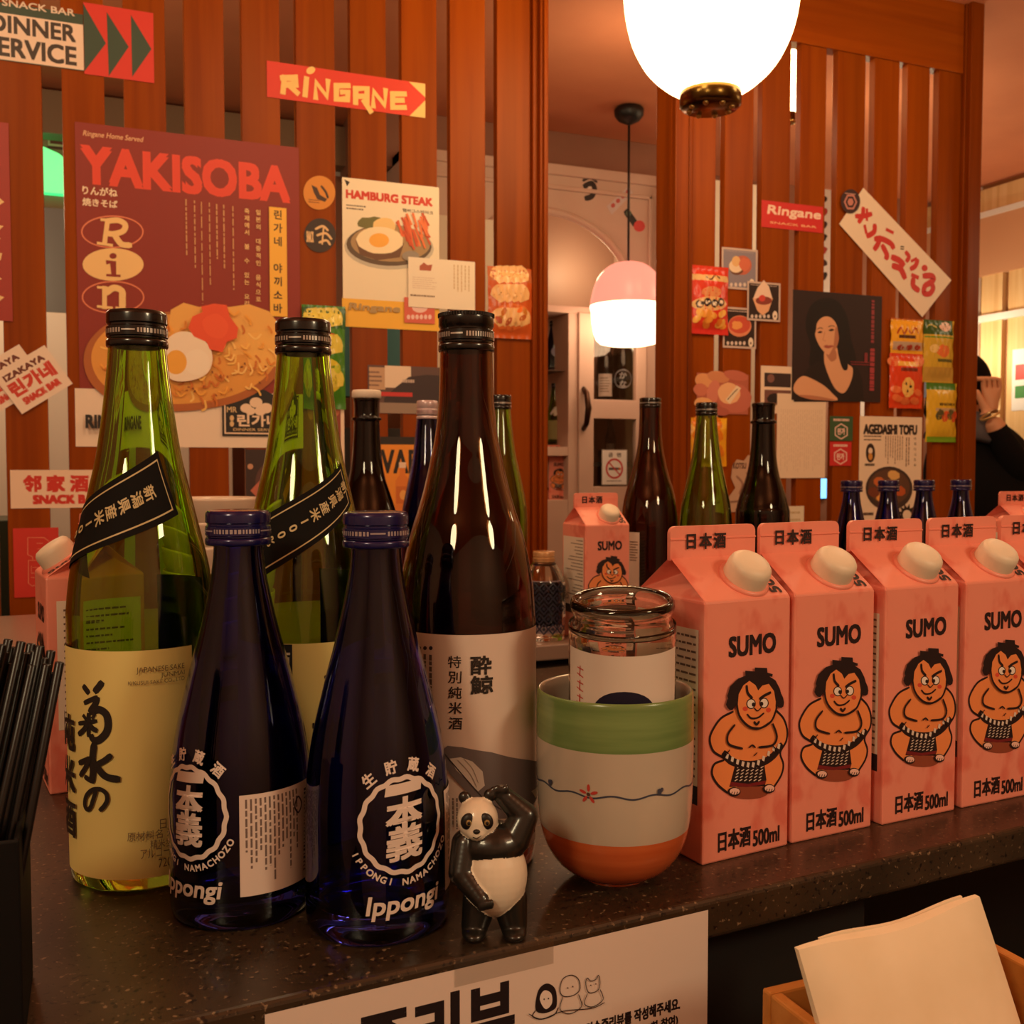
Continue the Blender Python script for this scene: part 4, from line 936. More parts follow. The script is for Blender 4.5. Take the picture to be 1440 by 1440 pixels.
# straw box at the left
bx = onZ(33, 1486, 0); bw = .062
sb = thing('straw_holder', 'black straw holder box at the left picture edge', 'holder', (bx.x-bw/2, bx.y+bw/2+.001, 0), EA*0)
mb = MB(); mt = mat((9, 8, 8), .65, spec=.25); h = .078; w = bw/2; th = .002
mb.box((-w, -w, 0), (w, w, .003), mt); mb.box((-w, -w, .003), (w, -w+th, h), mt); mb.box((-w, w-th, .003), (w, w, h), mt); mb.box((-w, -w+th, .003), (-w+th, w-th, h), mt); mb.box((w-th, -w+th, .003), (w, w-th, h), mt)
mb.build('box', sb, bevel=.0008)
mb = MB(); n_ = 24; ol = [(.021*math.cos(k*PI/n_)*.95, .064+.016*math.sin(k*PI/n_)) for k in range(n_+1)]+[(-.020, .0), (.020, .0)]
mb.prism(ol, -.0012, .0012, mat((226, 140, 126), .4)); pk = mb.build('pink_packet', None, (sb.location.x+.0015, sb.location.y-w+.006, .0035), bevel=.0005)
tag(pk, 'rounded pink packet standing before the black straws in the holder', 'packet')
random.seed(11); stm = mat((12, 10, 10), .3); tops = [(84, 931), (72, 915), (62, 925), (56, 908), (44, 905), (38, 918), (30, 902), (20, 910), (12, 899), (2, 906), (-8, 900), (-20, 908), (50, 916), (66, 934), (26, 920), (8, 916), (-14, 918), (78, 946), (34, 930), (-2, 925), (46, 935), (16, 932), (-26, 900)]
me_straw = {}
for i, (px, py) in enumerate(tops):
    d = .385+.018*((i*7) % 10)/10; tp = atD(px, py, d)
    bt = Vector((sb.location.x-w*.62+w*1.25*min(1, max(0, (px+30)/115)), sb.location.y-w*.5+w*1.0*((i*7) % 10)/10, .0045))
    v = tp-bt; L = v.length; mb = MB(); mb.lathe([(0, 0), (.0016, 0), (.0017, .0004), (.0017, L-.0003), (.0015, L), (.0012, L-.001), (.0011, L-.02), (0, L-.02)], stm, 12)
    o = mb.build('drinking_straw'); o.location = bt; o.rotation_euler = v.to_track_quat('Z', 'Y').to_euler()
    tag(o, 'thin black straw in the black holder at the left', 'straw', 'black straws in the holder')

# napkins and their box
nb = thing('napkin_box', 'open honey coloured wooden napkin box at the lower right', 'box', (.329, .30, -.105))
mb = MB(); bwid, bdep, bh, th = .128, .124, .0885, .006; X0, Y0 = bwid/2, bdep/2
mb.box((-X0, -Y0, 0), (X0, Y0, .005), M['box_wood']); mb.build('bottom_board', nb)
for n_, lo, hi in (('back_board', (-X0, Y0-th, .005), (X0, Y0, bh)), ('front_board', (-X0, -Y0, .005), (X0, -Y0+th, bh-.02)), ('side_board', (-X0, -Y0+th, .005), (-X0+th, Y0-th, bh)), ('side_board', (X0-th, -Y0+th, .005), (X0, Y0-th, bh))):
    mb = MB(); mb.box(lo, hi, M['box_wood']); mb.build(n_, nb, bevel=.0012)
PAPR = noise_mat('napkin_paper', [(.3, (238, 222, 190)), (.7, (246, 232, 204))], 40, (1, 1, 1), .8, 4, .1)
def napkin(label, tl, tr, br, bl, thick, bulge, Yp):
    """soft folded sheet leaning in the box; corners given on the plane Y = Yp"""
    q = [onY(*p, Yp) for p in (tl, tr, br, bl)]; q[2].z = q[3].z = -.098; n = 18; o0 = (q[0]+q[1]+q[2]+q[3])/4
    vs, fs = [], []
    for side in (0, 1):
        for j in range(n+1):
            for i in range(n+1):
                a, b = i/n, j/n; p = (q[0]*(1-a)+q[1]*a)*(1-b)+(q[3]*(1-a)+q[2]*a)*b-o0
                p.z += .0014*math.sin(a*7+1)*(1-b); lean = -.030*b
                bul = bulge*math.sin(PI*min(1, a*.9+.05))*math.sin(PI*min(1, b*.75+.1))
                edge = (1-(2*a-1)**8)*(1-max(0, 1-2.2*b)**6)
                p.y += lean+(-bul-thick*(.35+.65*edge) if side == 0 else .15*bul); vs.append(tuple(p))
    k = (n+1)**2
    for j in range(n):
        for i in range(n):
            a = j*(n+1)+i; fs.append((a, a+n+1, a+n+2, a+1)); fs.append((k+a, k+a+1, k+a+n+2, k+a+n+1))
    for i in range(n):
        fs.append((i, i+1, k+i+1, k+i)); b = n*(n+1); fs.append((b+i, k+b+i, k+b+i+1, b+i+1)); l = i*(n+1); fs.append((l, k+l, k+l+n+1, l+n+1)); r = l+n; fs.append((r, r+n+1, k+r+n+1, k+r))
    mb = MB(); mb.add(vs, fs, PAPR, True); o = mb.build('paper_napkin', None, tuple(o0), sharp=50); tag(o, label, 'napkin', 'napkins in the wooden box')
napkin('front folded cream napkin standing in the wooden box', (1117, 1336), (1371, 1262), (1418, 1425), (1165, 1500), .006, .010, .338)
napkin('rear cream napkin peeking out behind the front one in the wooden box', (1150, 1322), (1350, 1263), (1400, 1425), (1172, 1490), .003, .002, .349)

# printed notice on the front of the counter, and the tape that holds it
def notice():
    c = (on_front(375, 1428, -.0)+on_front(995, 1288))/2; c.z = -.06
    cv = lambda px, py: ((on_front(px, py)-c).dot(EU), on_front(px, py).z-c.z)
    A = Art(cv, .4); a = cv(372, 1432); b = cv(995, 1290); z1 = -.0045-c.z; z0 = z1-.105
    A.raw([(a[0], z0), (b[0], z0), (b[0], z1), (a[0], z1)], [(0, 1, 2, 3)], (232, 212, 192))
    T = (34, 26, 30)
    u1 = cv(720, 1400)[0]; ut = cv(690, 1384)[1]; hgt = .029
    A.affine('영수증리뷰', (u1-.118, ut-hgt), (.118, 0), (0, hgt), T, .0011)
    u2 = cv(955, 1410); A.affine('영수증리뷰를 작성해주세요.', (u2[0]-.052, u2[1]-.003), (.052, 0), (0, .0058), T, .00022)
    u3 = cv(952, 1430); A.affine('(1회 참여)', (u3[0]-.019, u3[1]-.004), (.019, 0), (0, .0055), T, .00018)
    # line drawn diners
    A.blob([(752, 1418), (756, 1392), (768, 1382), (780, 1390), (782, 1412), (776, 1420), (762, 1424)], T); A.blob([(758, 1404), (764, 1392), (774, 1396), (775, 1410), (766, 1418)], (240, 224, 206))
    A.stroke([(752, 1420), (748, 1428), (760, 1432), (778, 1426), (784, 1416)], .0005, T); A.ell(764, 1404, 1, 1.2, T, 0, 8); A.ell(770, 1403, 1, 1.2, T, 0, 8)
    A.stroke([(786, 1392), (790, 1376), (802, 1370), (812, 1376), (814, 1390), (806, 1398), (792, 1400)], .0004, T, True); A.ell(797, 1388, .9, 1.1, T, 0, 8); A.ell(804, 1386, .9, 1.1, T, 0, 8); A.stroke([(790, 1400), (786, 1418), (800, 1424), (816, 1414), (812, 1397)], .0004, T)
    A.stroke([(822, 1382), (824, 1374), (829, 1378), (836, 1376), (840, 1370), (842, 1382), (838, 1392), (826, 1394)], .0004, T, True); A.ell(829, 1384, .9, 1.1, T, 0, 8); A.ell(836, 1382, .9, 1.1, T, 0, 8); A.stroke([(824, 1396), (820, 1410), (832, 1414), (846, 1404), (842, 1390)], .0004, T)
    A.stroke([(742, 1424), (760, 1431), (790, 1420), (830, 1416), (848, 1408)], .0004, T)
    o = link('paper_notice', A.mesh('paper_notice', lambda u, v, h: tuple(EU*u+Vector((0, 0, v))-EN*(h+.0004))), None, tuple(c))
    tag(o, 'white printed notice hanging on the front of the bar counter', 'notice')
notice()
a = onZ(650, 1352, 0); tm = glass((.97, .95, .9), 'clear_tape', .35, 1.2)
mb = MB(); p0 = E0+EU*((onZ(650, 1362)-E0).dot(EU)); L = .048
mb.add([tuple(p0+EU*u+EN*v+Vector((0, 0, z))) for u, v, z in ((0, -.0009, -.012), (L, -.0009, -.012), (L, -.0009, .0004), (0, -.0009, .0004), (L, .016, .0004), (0, .016, .0004))], [(0, 1, 2, 3), (3, 2, 4, 5)], M['tape']); o = mb.build('adhesive_tape'); tag(o, 'strip of clear tape folded over the counter edge above the notice', 'tape')

# bowls at the back
kx = onY(303, 700, 1.17).x
for k in range(6):
    z = .0+.026*k; mb = MB()
    pr = [(0, .002), (.018, 0), (.022, .003), (.034, .012), (.0425, .028), (.0445, .042), (.0445, .045), (.0425, .0445), (.041, .029), (.032, .0145), (.020, .0065), (0, .006)]
    pos_lb = ('bottom', 'second from the bottom', 'third from the bottom', 'third from the top', 'second from the top', 'topmost')[k]
    mb.lathe([(r*1.0, q+z) for r, q in pr], mat((216, 190, 150), .3, coat=.3), 40); o = mb.build('small_bowl', None, (kx, 1.17, .0003)); tag(o, 'cream bowl in the stack behind the left blue bottle, '+pos_lb, 'bowl', 'stacked cream bowls')

# ------------------------------------------------------------------ things stuck on the slats
def wconv(c, Y): return lambda px, py: (onY(px, py, Y).x-c.x, onY(px, py, Y).z-c.z)
def pinned(name, x0, y0, x1, y1, fn, label, cat, lift=0.0, group=None, rough=.5, shape=None):
    """a flat print: (x0,y0)-(x1,y1) corners on the partition plane"""
    Y = DW-.0012-lift-(.004 if x0 < WBEAM else 0)*0; a, b = onY(x0, y0, Y), onY(x1, y1, Y); c = (a+b)/2
    A = Art(wconv(c, Y), rough, 4e-5); A.box = (x0, y0, x1, y1); fn(A)
    o = link(name, A.mesh(name, lambda u, v, h: (u, -h, v)), None, tuple(c)); return tag(o, label, cat, group)
WBEAM = 0
RED, CREAM, INKD = (206, 48, 34), (240, 214, 160), (30, 24, 22)
DG = (52, 74, 58)
def f(A):
    A.rect(-70, -8, 118, 100, DG); A.rect(117, 3, 217, 117, (214, 50, 36)); A.rect(-70, 7, 118, 99, (238, 206, 164))
    A.text('SNACK BAR', 3, -2, 105, 23, (226, 200, 160), .03); A.text('DINNER', -14, 19, 106, 59, (60, 48, 40), .04); A.text('SERVICE', -20, 49, 107, 92, (60, 48, 40), .04)
    A.poly([(117, 5), (149, 61), (119, 100)], DG); A.poly([(150, 17), (181, 66), (153, 107)], DG); A.poly([(184, 21), (213, 69), (186, 108)], DG)
pinned('dinner_sign', -70, -8, 217, 117, f, 'dinner service sign with green and red arrowheads, top left of the partition', 'sign')
def f(A):
    A.rect(375, 85, 598, 166, (214, 52, 32)); A.poly([(575, 115), (598, 118), (598, 137)], (236, 200, 120)); A.poly([(598, 141), (598, 166), (576, 163)], (236, 200, 120))
    C = (240, 200, 120); g = lambda *p: A.poly(p, C)
    def L(x, pts, w=.0125):                                  # angular hand cut letters
        y0 = 105+(x-392)*.148
        for s_ in pts: A.stroke([(x+a, y0+b) for a, b in s_], w, C, False, False)
    L(396, [[(4, 3), (2, 24)], [(1, 4), (21, 4), (21, 13), (4, 14)], [(10, 14), (22, 25)]]); L(424, [[(7, 1), (5, 24)]]); A.ell(437, 99, 6.5, 5, C, -.5)
    L(441, [[(3, 25), (3, 3), (19, 24), (20, 2)]]); L(470, [[(20, 4), (3, 4), (3, 23), (19, 23), (19, 13), (11, 13)]]); L(497, [[(3, 24), (3, 4), (19, 4), (19, 24)], [(3, 15), (18, 15)], [(15, 22), (24, 36)]]); L(522, [[(3, 25), (3, 4), (19, 24), (20, 3)]]); L(549, [[(20, 4), (3, 4), (3, 23), (20, 23)], [(3, 13), (17, 13)]])
pinned('arrow_sign', 375, 85, 598, 166, f, 'red arrow shaped sign with cream angular lettering above the posters', 'sign')
def yaki(A):
    BR = (140, 38, 22); A.rect(105, 171, 424, 630, BR); A.rect(105, 546, 424, 630, (240, 216, 176))
    YR = (226, 70, 46); A.text('YAKISOBA', 115, 205, 406, 284, YR, .05)
    A.text('Ringane Home Served', 116, 183, 200, 202, (222, 170, 130), .02, .2); A.text('りんがね', 116, 261, 165, 277, CREAM, .03); A.text('焼きそば', 116, 278, 165, 293, CREAM, .03)
    C = (244, 206, 140)
    ring = lambda x, y, rx, ry: A.stroke([(x+rx*math.cos(k*PI/10), y+ry*math.sin(k*PI/10)) for k in range(20)], .0022, (226, 130, 96), True)
    ring(158, 326, 43, 22); A.ell(159, 372, 43, 23, C); ring(159, 418, 43, 22)
    K = lambda w, *p: A.stroke(p, w, C, False, False)
    K(.0100, (151, 312), (147, 342)); K(.0062, (138, 342), (157, 345)); K(.0062, (143, 309), (160, 310))
    A.stroke([(150, 311), (166, 310), (176, 316), (173, 325), (160, 329), (150, 328)], .0088, C); A.stroke([(160, 328), (166, 338), (172, 344), (183, 345)], .0092, C)
    A.ell(159, 360, 5, 4, BR); A.stroke([(152, 369), (159, 369), (160, 386)], .0098, BR, False, False); A.stroke([(151, 387), (168, 388)], .0052, BR)
    K(.0100, (147, 405), (147, 432)); K(.0056, (138, 404), (150, 405)); K(.0056, (138, 431), (157, 433)); A.stroke([(149, 412), (160, 405), (171, 409), (172, 420), (172, 432)], .0100, C); K(.0056, (164, 433), (183, 436))
    for x, y0, y1 in ((262, 280, 360), (274, 282, 377), (284, 284, 430), (295, 285, 405), (305, 287, 365), (315, 288, 378), (328, 290, 410)): A.lines(x-2.2, y0, x+2.2, y1, 1, (206, 150, 104), .62, True, .02)
    A.column('축제에서 볼 수 있는 요리', 347, 292, 432, .0095, (240, 200, 140), .02); A.column('일본의 대중적인 음식으로', 363, 294, 426, .0095, (240, 200, 140), .02)
    A.rect(378, 291, 404, 446, (246, 190, 70)); A.column('린가네 야끼소바', 390.5, 293, 443, .0165, (60, 40, 30), .02)
    # noodles on a wooden plate
    bowl = [(118, 500), (122, 528), (140, 552), (175, 570), (220, 578), (275, 577), (330, 566), (372, 545), (398, 515), (404, 485), (396, 462), (360, 446), (300, 438), (220, 440), (160, 452), (130, 474)]
    A.blob(bowl, (176, 100, 44)); A.blob([(x+(262-x)*.075, y+(505-y)*.10-3) for x, y in bowl], (226, 160, 70))
    A.poly([(236, 470), (240, 436), (258, 426), (280, 432), (300, 428), (322, 432), (350, 428), (378, 438), (396, 462), (402, 492), (330, 500)], (236, 180, 92)); A.poly([(345, 470), (398, 462), (404, 490), (390, 515), (350, 520)], (240, 184, 92))
    random.seed(3)
    for k in range(120):
        a = random.uniform(0, 2*PI); q = math.sqrt(random.random()); x = 262+128*q*math.cos(a); y = 508+58*q*math.sin(a)
        if x > 330 and random.random() < .5: y -= 35
        b = random.uniform(0, PI); l = random.uniform(8, 18)
        A.stroke([(x, y), (x+l*.5*math.cos(b), y+l*.5*math.sin(b)+3), (x+l*math.cos(b+.5), y+l*math.sin(b+.5))], .0032, random.choice([(240, 172, 70), (222, 140, 50), (246, 196, 100), (206, 116, 40), (250, 206, 120)]))
    for k in range(40): A.ell(random.uniform(150, 380), random.uniform(505, 560), 2.2, 1.3, random.choice([(120, 66, 24), (160, 84, 30)]), random.uniform(0, 3), 7)
    A.blob([(226, 512), (232, 482), (250, 468), (272, 470), (292, 486), (298, 506), (290, 526), (266, 536), (240, 534)], (246, 226, 186)); A.ell(276, 510, 18, 18, (248, 232, 196), 0, 24); A.ell(247, 510, 15, 17, (240, 176, 66))
    A.poly([(264, 462), (270, 446), (284, 440), (282, 432), (300, 428), (318, 430), (322, 446), (334, 462), (332, 476), (318, 482), (312, 496), (294, 492), (290, 482), (272, 474)], (232, 84, 46)); A.blob([(284, 452), (304, 442), (320, 458), (312, 476), (292, 472)], (238, 92, 52))
    A.text('RINGANE', 121, 584, 206, 603, INKD, .05)
pinned('yakisoba_poster', 105, 171, 424, 630, yaki, 'large dark red poster headed YAKISOBA with a plate of noodles', 'poster')
def f(A):
    A.rect(312, 553, 400, 614, INKD); A.rect(315, 556, 397, 611, (240, 206, 150)); A.rect(317, 558, 395, 609, INKD)
    A.poly([(336, 580), (338, 560), (352, 550), (372, 548), (386, 556), (394, 580)], INKD)
    for x, y, r in ((346, 574, 8), (360, 566, 9), (374, 574, 9), (352, 578, 7), (366, 578, 8)): A.ell(x, y, r, r*.8, (240, 206, 150))
    A.text('린가네', 334, 583, 392, 600, (240, 206, 150), .04); A.text('MR', 319, 572, 333, 580, (220, 190, 140), .02); A.text('DINNER SERVICE', 328, 602, 393, 606.5, (220, 190, 140), .02); A.ell(326, 588, 3, 4, (220, 190, 140)); A.ell(326, 596, 3, 4, (220, 190, 140))
pinned('shop_badge', 312, 553, 400, 614, f, 'black rectangular badge with cream Korean lettering on the noodle poster', 'sticker', .002)
def f(A):
    A.rect(-60, 165, 18, 452, (160, 48, 34))
    for pts in ([(-20, 262), (6, 284), (0, 288), (-20, 286)], [(-20, 312), (5, 318), (-4, 326)], [(-12, 322), (1, 336), (-12, 338)], [(-20, 354), (3, 356), (1, 366), (-20, 366)], [(-20, 380), (3, 392), (-6, 396), (-20, 392)], [(-20, 408), (6, 418), (-8, 430), (-20, 428)]): A.poly(pts, (236, 200, 140))
pinned('red_poster', -60, 165, 18, 452, f, 'dark red poster cut by the left picture edge', 'poster', .001)
def f(A):
    A.ell(449, 271, 22.5, 24, (214, 140, 48)); A.poly([(438, 260), (446, 264), (450, 274), (460, 280), (457, 284), (446, 280), (441, 270)], (66, 40, 24)); A.stroke([(452, 262), (458, 270), (461, 278)], .004, (66, 40, 24)); A.lines(434, 279, 452, 287, 2, (120, 70, 30), .4)
pinned('round_sticker', 426, 247, 472, 295, f, 'round golden sticker with a dark mark, upper of the two beside the noodle poster', 'sticker', 0, 'round stickers')
def f(A):
    A.ell(450, 331, 22.5, 24, (52, 34, 24)); C = (226, 190, 140)
    A.stroke([(444, 322), (454, 318), (461, 324)], .004, C); A.stroke([(446, 331), (458, 328), (466, 336)], .004, C); A.stroke([(449, 341), (459, 338), (464, 344)], .004, C); A.stroke([(455, 320), (453, 343)], .004, C); A.text('SNACK', 431, 325, 441, 341, C, .02)
pinned('round_sticker', 427, 307, 473, 355, f, 'round dark brown sticker with cream lettering, lower of the two beside the noodle poster', 'sticker', 0, 'round stickers')
def f(A):
    A.rect(481, 249, 618, 466, (240, 224, 176)); A.rect(481, 419, 618, 466, (240, 186, 62)); A.text('HAMBURG STEAK', 487, 267, 608, 290, (206, 58, 40), .08)
    A.poly([(484, 252), (492, 256), (488, 262)], INKD); A.lines(487, 286, 520, 298, 2, (80, 64, 54), .4); A.text('햄버그스테이크', 566, 293, 609, 302, (60, 44, 40), .02)
    A.ell(547, 348, 63, 31, (196, 190, 176), .04); A.ell(547, 345, 60, 29, (96, 78, 62), .04); A.ell(549, 342, 56, 26, (170, 140, 100), .04)
    A.ell(522, 314, 18, 9, (112, 110, 60), 0, 14, .15); A.ell(540, 318, 16, 12, (240, 206, 140), 0, 14, .05)
    A.poly([(500, 338), (568, 342), (562, 362), (530, 366), (506, 358)], (110, 74, 50)); A.ell(534, 338, 33, 19, (246, 222, 150), .05, 24, .02); A.ell(533, 338, 14, 10, (246, 180, 74))
    random.seed(5)
    for k in range(34):
        x, y = 557+random.uniform(0, 40), 300+random.uniform(0, 32)
        A.stroke([(x, y), (x+random.uniform(3, 10), y+random.uniform(12, 22))], .0055, random.choice([(226, 104, 56), (206, 84, 44), (236, 124, 70)]), False, False)
    A.ell(577, 360, 12, 7, (150, 140, 130)); A.text('Ringane', 490, 426, 561, 442, (176, 150, 100), .05, .15); A.rect(568, 418, 611, 456, (214, 100, 84))
    A.ell(590, 432, 11, 8, (240, 190, 170)); 
    for k in range(6): A.ell(574+6*k, 446, 2.5, 3.5, (240, 190, 170), 0, 9)
pinned('food_poster', 481, 249, 618, 466, f, 'cream and yellow poster headed HAMBURG STEAK with a plate of egg and fries', 'poster')
def f(A):
    A.rect(574, 361, 668, 437, (240, 224, 186)); M_ = (176, 90, 66); A.poly([(590, 374), (596, 369), (601, 373), (608, 372), (606, 381), (590, 380)], M_); A.rect(578, 374, 617, 377, M_)
    A.lines(580, 388, 614, 408, 6, (214, 186, 150), .3); A.lines(577, 413, 612, 419, 1, (120, 96, 76), .6, ragged=.02); A.lines(636, 372, 662, 414, 5, (206, 180, 140), .3, True)
pinned('small_card', 574, 361, 668, 437, f, 'small cream card overlapping the lower right of the food poster', 'card', .003)
def f(A):
    A.rect(517, 513, 642, 583, (96, 70, 66)); A.rect(519, 516, 542, 548, (196, 160, 130)); A.rect(541, 514, 578, 546, (232, 204, 160)); A.lines(519, 520, 538, 545, 4, (120, 90, 80), .4)
    A.poly([(540, 560), (556, 545), (575, 530), (600, 527), (642, 530), (642, 566), (540, 568)], (56, 40, 44)); A.rect(536, 551, 580, 558, (200, 54, 52)); A.rect(534, 566, 642, 583, (150, 130, 116)); A.lines(566, 532, 584, 540, 1, (200, 180, 170), .6)
pinned('photo_flyer', 517, 513, 642, 583, f, 'dark photo flyer with a red stripe below the food poster', 'flyer')
def f(A):
    A.rect(533, 614, 606, 730, (40, 30, 24)); A.rect(535, 625, 604, 730, (236, 150, 50)); A.text('VADI', 536, 633, 600, 665, INKD, .03)
    A.poly([(556, 730), (556, 676), (562, 668), (562, 656), (570, 656), (570, 668), (577, 676), (577, 730)], (226, 130, 50)); A.rect(561, 650, 571, 658, (236, 200, 150)); A.rect(557, 684, 576, 708, (206, 110, 44)); A.ell(567, 696, 5, 7, (236, 170, 90))
pinned('orange_poster', 533, 614, 606, 730, f, 'orange poster with tall black letters and a bottle, above the front blue bottle', 'poster', .0005)
def f(A):
    A.rect(345, 632, 402, 720, (56, 36, 32)); A.ell(372, 672, 12, 20, (90, 56, 50), .3); A.poly([(352, 690), (376, 664), (386, 672), (366, 704)], (196, 110, 88)); A.ell(352, 656, 4, 4, (200, 150, 120)); A.ell(390, 650, 8, 14, (140, 74, 66), .4)
pinned('dark_photo', 345, 632, 402, 720, f, 'dark photo print under the noodle poster, behind the second green bottle', 'photo', .0005)
def f(A):
    A.rect(424, 548, 485, 722, (240, 208, 160)); A.rect(424, 553, 480, 718, (140, 62, 44)); A.ell(462, 570, 18, 20, (206, 120, 80)); A.ell(470, 640, 10, 40, (110, 46, 36))
pinned('picture_card', 424, 548, 485, 722, f, 'tall reddish picture card with a cream border right of the second green bottle', 'card', .0003)
def izakaya(px, py, lift, label, up):
    c = onY(px, py, DW); w, h = .0875, .070; ang = math.radians(34)
    A = Art(None, .5, 4e-5); A.raw([(-w/2, -h/2), (w/2, -h/2), (w/2, h/2), (-w/2, h/2)], [(0, 1, 2, 3)], (240, 214, 176)); D, R_ = (110, 50, 36), (206, 60, 40)
    A.affine('IZAKAYA', (-.034, .017), (.066, 0), (0, .0085), D, .0007); A.affine('린가네', (-.036, -.010), (.070, 0), (0, .022), R_, .0014); A.affine('SNACK BAR', (-.030, -.026), (.060, 0), (0, .0095), R_, .0011)
    o = link('square_sticker', A.mesh('square_sticker', lambda u, v, h: (u, -h, v)), None, (c.x, DW-.0012-lift, c.z), (0, -ang, 0)); tag(o, label, 'sticker', 'tilted cream stickers')
izakaya(11, 533, .001, 'tilted cream sticker partly covered by another, at the left picture edge', 0)
izakaya(47, 534, .003, 'tilted cream sticker with red lettering lying over another one', 0)
def f(A):
    A.rect(14, 661, 170, 713, (240, 204, 154))
    for i, ch in enumerate('邻家酒店'): A.text(ch, 33+33*i, 669, 58+33*i, 691, RED, .05)
    A.text('SNACK BAR', 47, 697, 142, 707, RED, .10)
pinned('shop_sign', 14, 661, 170, 713, f, 'long cream sign with red Chinese characters behind the leftmost bottle', 'sign')
def f(A):
    A.rect(18, 743, 84, 838, (206, 48, 36)); C = (232, 140, 110)
    for s_ in ([(39, 756), (62, 756), (70, 762)], [(39, 756), (39, 780), (46, 783), (46, 788)], [(52, 764), (60, 764)], [(53, 772), (60, 772)], [(53, 782), (60, 782)], [(40, 788), (72, 788)], [(44, 796), (44, 806), (62, 806)], [(46, 798), (62, 798)], [(40, 788), (40, 820), (45, 824), (72, 818)], [(44, 812), (66, 812)]): A.stroke(s_, .0012, C, False, False)
pinned('red_card', 18, 743, 84, 838, f, 'red card with pale outline lettering low at the left', 'card')
# right partition
def f(A):
    A.rect(1071, 281, 1157, 328, (206, 40, 38)); A.text('Ringane', 1079, 288, 1153, 312, (244, 200, 160), .04, .15); A.text('SNACK BAR', 1083, 311, 1148, 321, (236, 170, 130), .06)
pinned('shop_sign', 1071, 281, 1157, 328, f, 'small red sign with cream script lettering on the right partition', 'sign')
def f(A):
    A.poly([(1214, 264), (1338, 394), (1297, 446), (1180, 315)], (240, 214, 168)); C = (204, 52, 46)
    S = lambda w, *p: A.stroke(p, w, C)
    S(.0105, (1204, 304), (1214, 304), (1225, 301)); S(.0105, (1214, 293), (1213, 303), (1208, 312)); S(.009, (1219, 295), (1219, 309)); S(.010, (1216, 318), (1218, 327)); S(.0115, (1230, 317), (1229, 326), (1220, 332))
    S(.0125, (1231, 336), (1240, 336), (1252, 342), (1256, 348)); S(.012, (1238, 334), (1234, 344), (1230, 350)); S(.0125, (1241, 346), (1247, 358), (1246, 363)); S(.010, (1247, 323), (1255, 327))
    S(.014, (1255, 362), (1264, 366), (1270, 372)); S(.014, (1256, 374), (1266, 378), (1272, 390)); S(.010, (1274, 355), (1278, 361), (1275, 367)); S(.009, (1282, 367), (1288, 364)); S(.011, (1290, 366), (1287, 374), (1281, 378)); A.ell(1300, 377, 4.2, 4.6, C)
    S(.012, (1283, 387), (1290, 390)); S(.013, (1284, 393), (1284, 402), (1291, 408)); S(.013, (1299, 388), (1310, 388), (1312, 394), (1300, 402)); S(.012, (1300, 402), (1299, 412), (1307, 413), (1312, 405), (1309, 398)); A.ell(1304, 406, 1.6, 1.8, (240, 214, 168)); A.lines(1266, 345, 1271, 352, 2, INKD, .5)
pinned('slanted_banner', 1180, 264, 1338, 446, f, 'white banner tilted down to the right with red brush letters', 'banner', .002)
def f(A):
    hx = lambda r, ry, col: A.poly([(1196+r*math.sin(k*PI/3+.5), 284+ry*math.cos(k*PI/3+.5)) for k in range(6)], col)
    A.ell(1196, 283, 13.5, 17, (58, 34, 36)); hx(9.5, 12, (196, 130, 120)); hx(7, 9, (58, 34, 36)); hx(4.4, 5.6, (196, 130, 120)); A.lines(1188, 270, 1203, 275, 1, (196, 150, 140), .5, ragged=.02)
pinned('round_badge', 1182, 266, 1210, 300, f, 'dark round badge with a pale hexagon at the top corner of the tilted banner', 'sticker', .004)
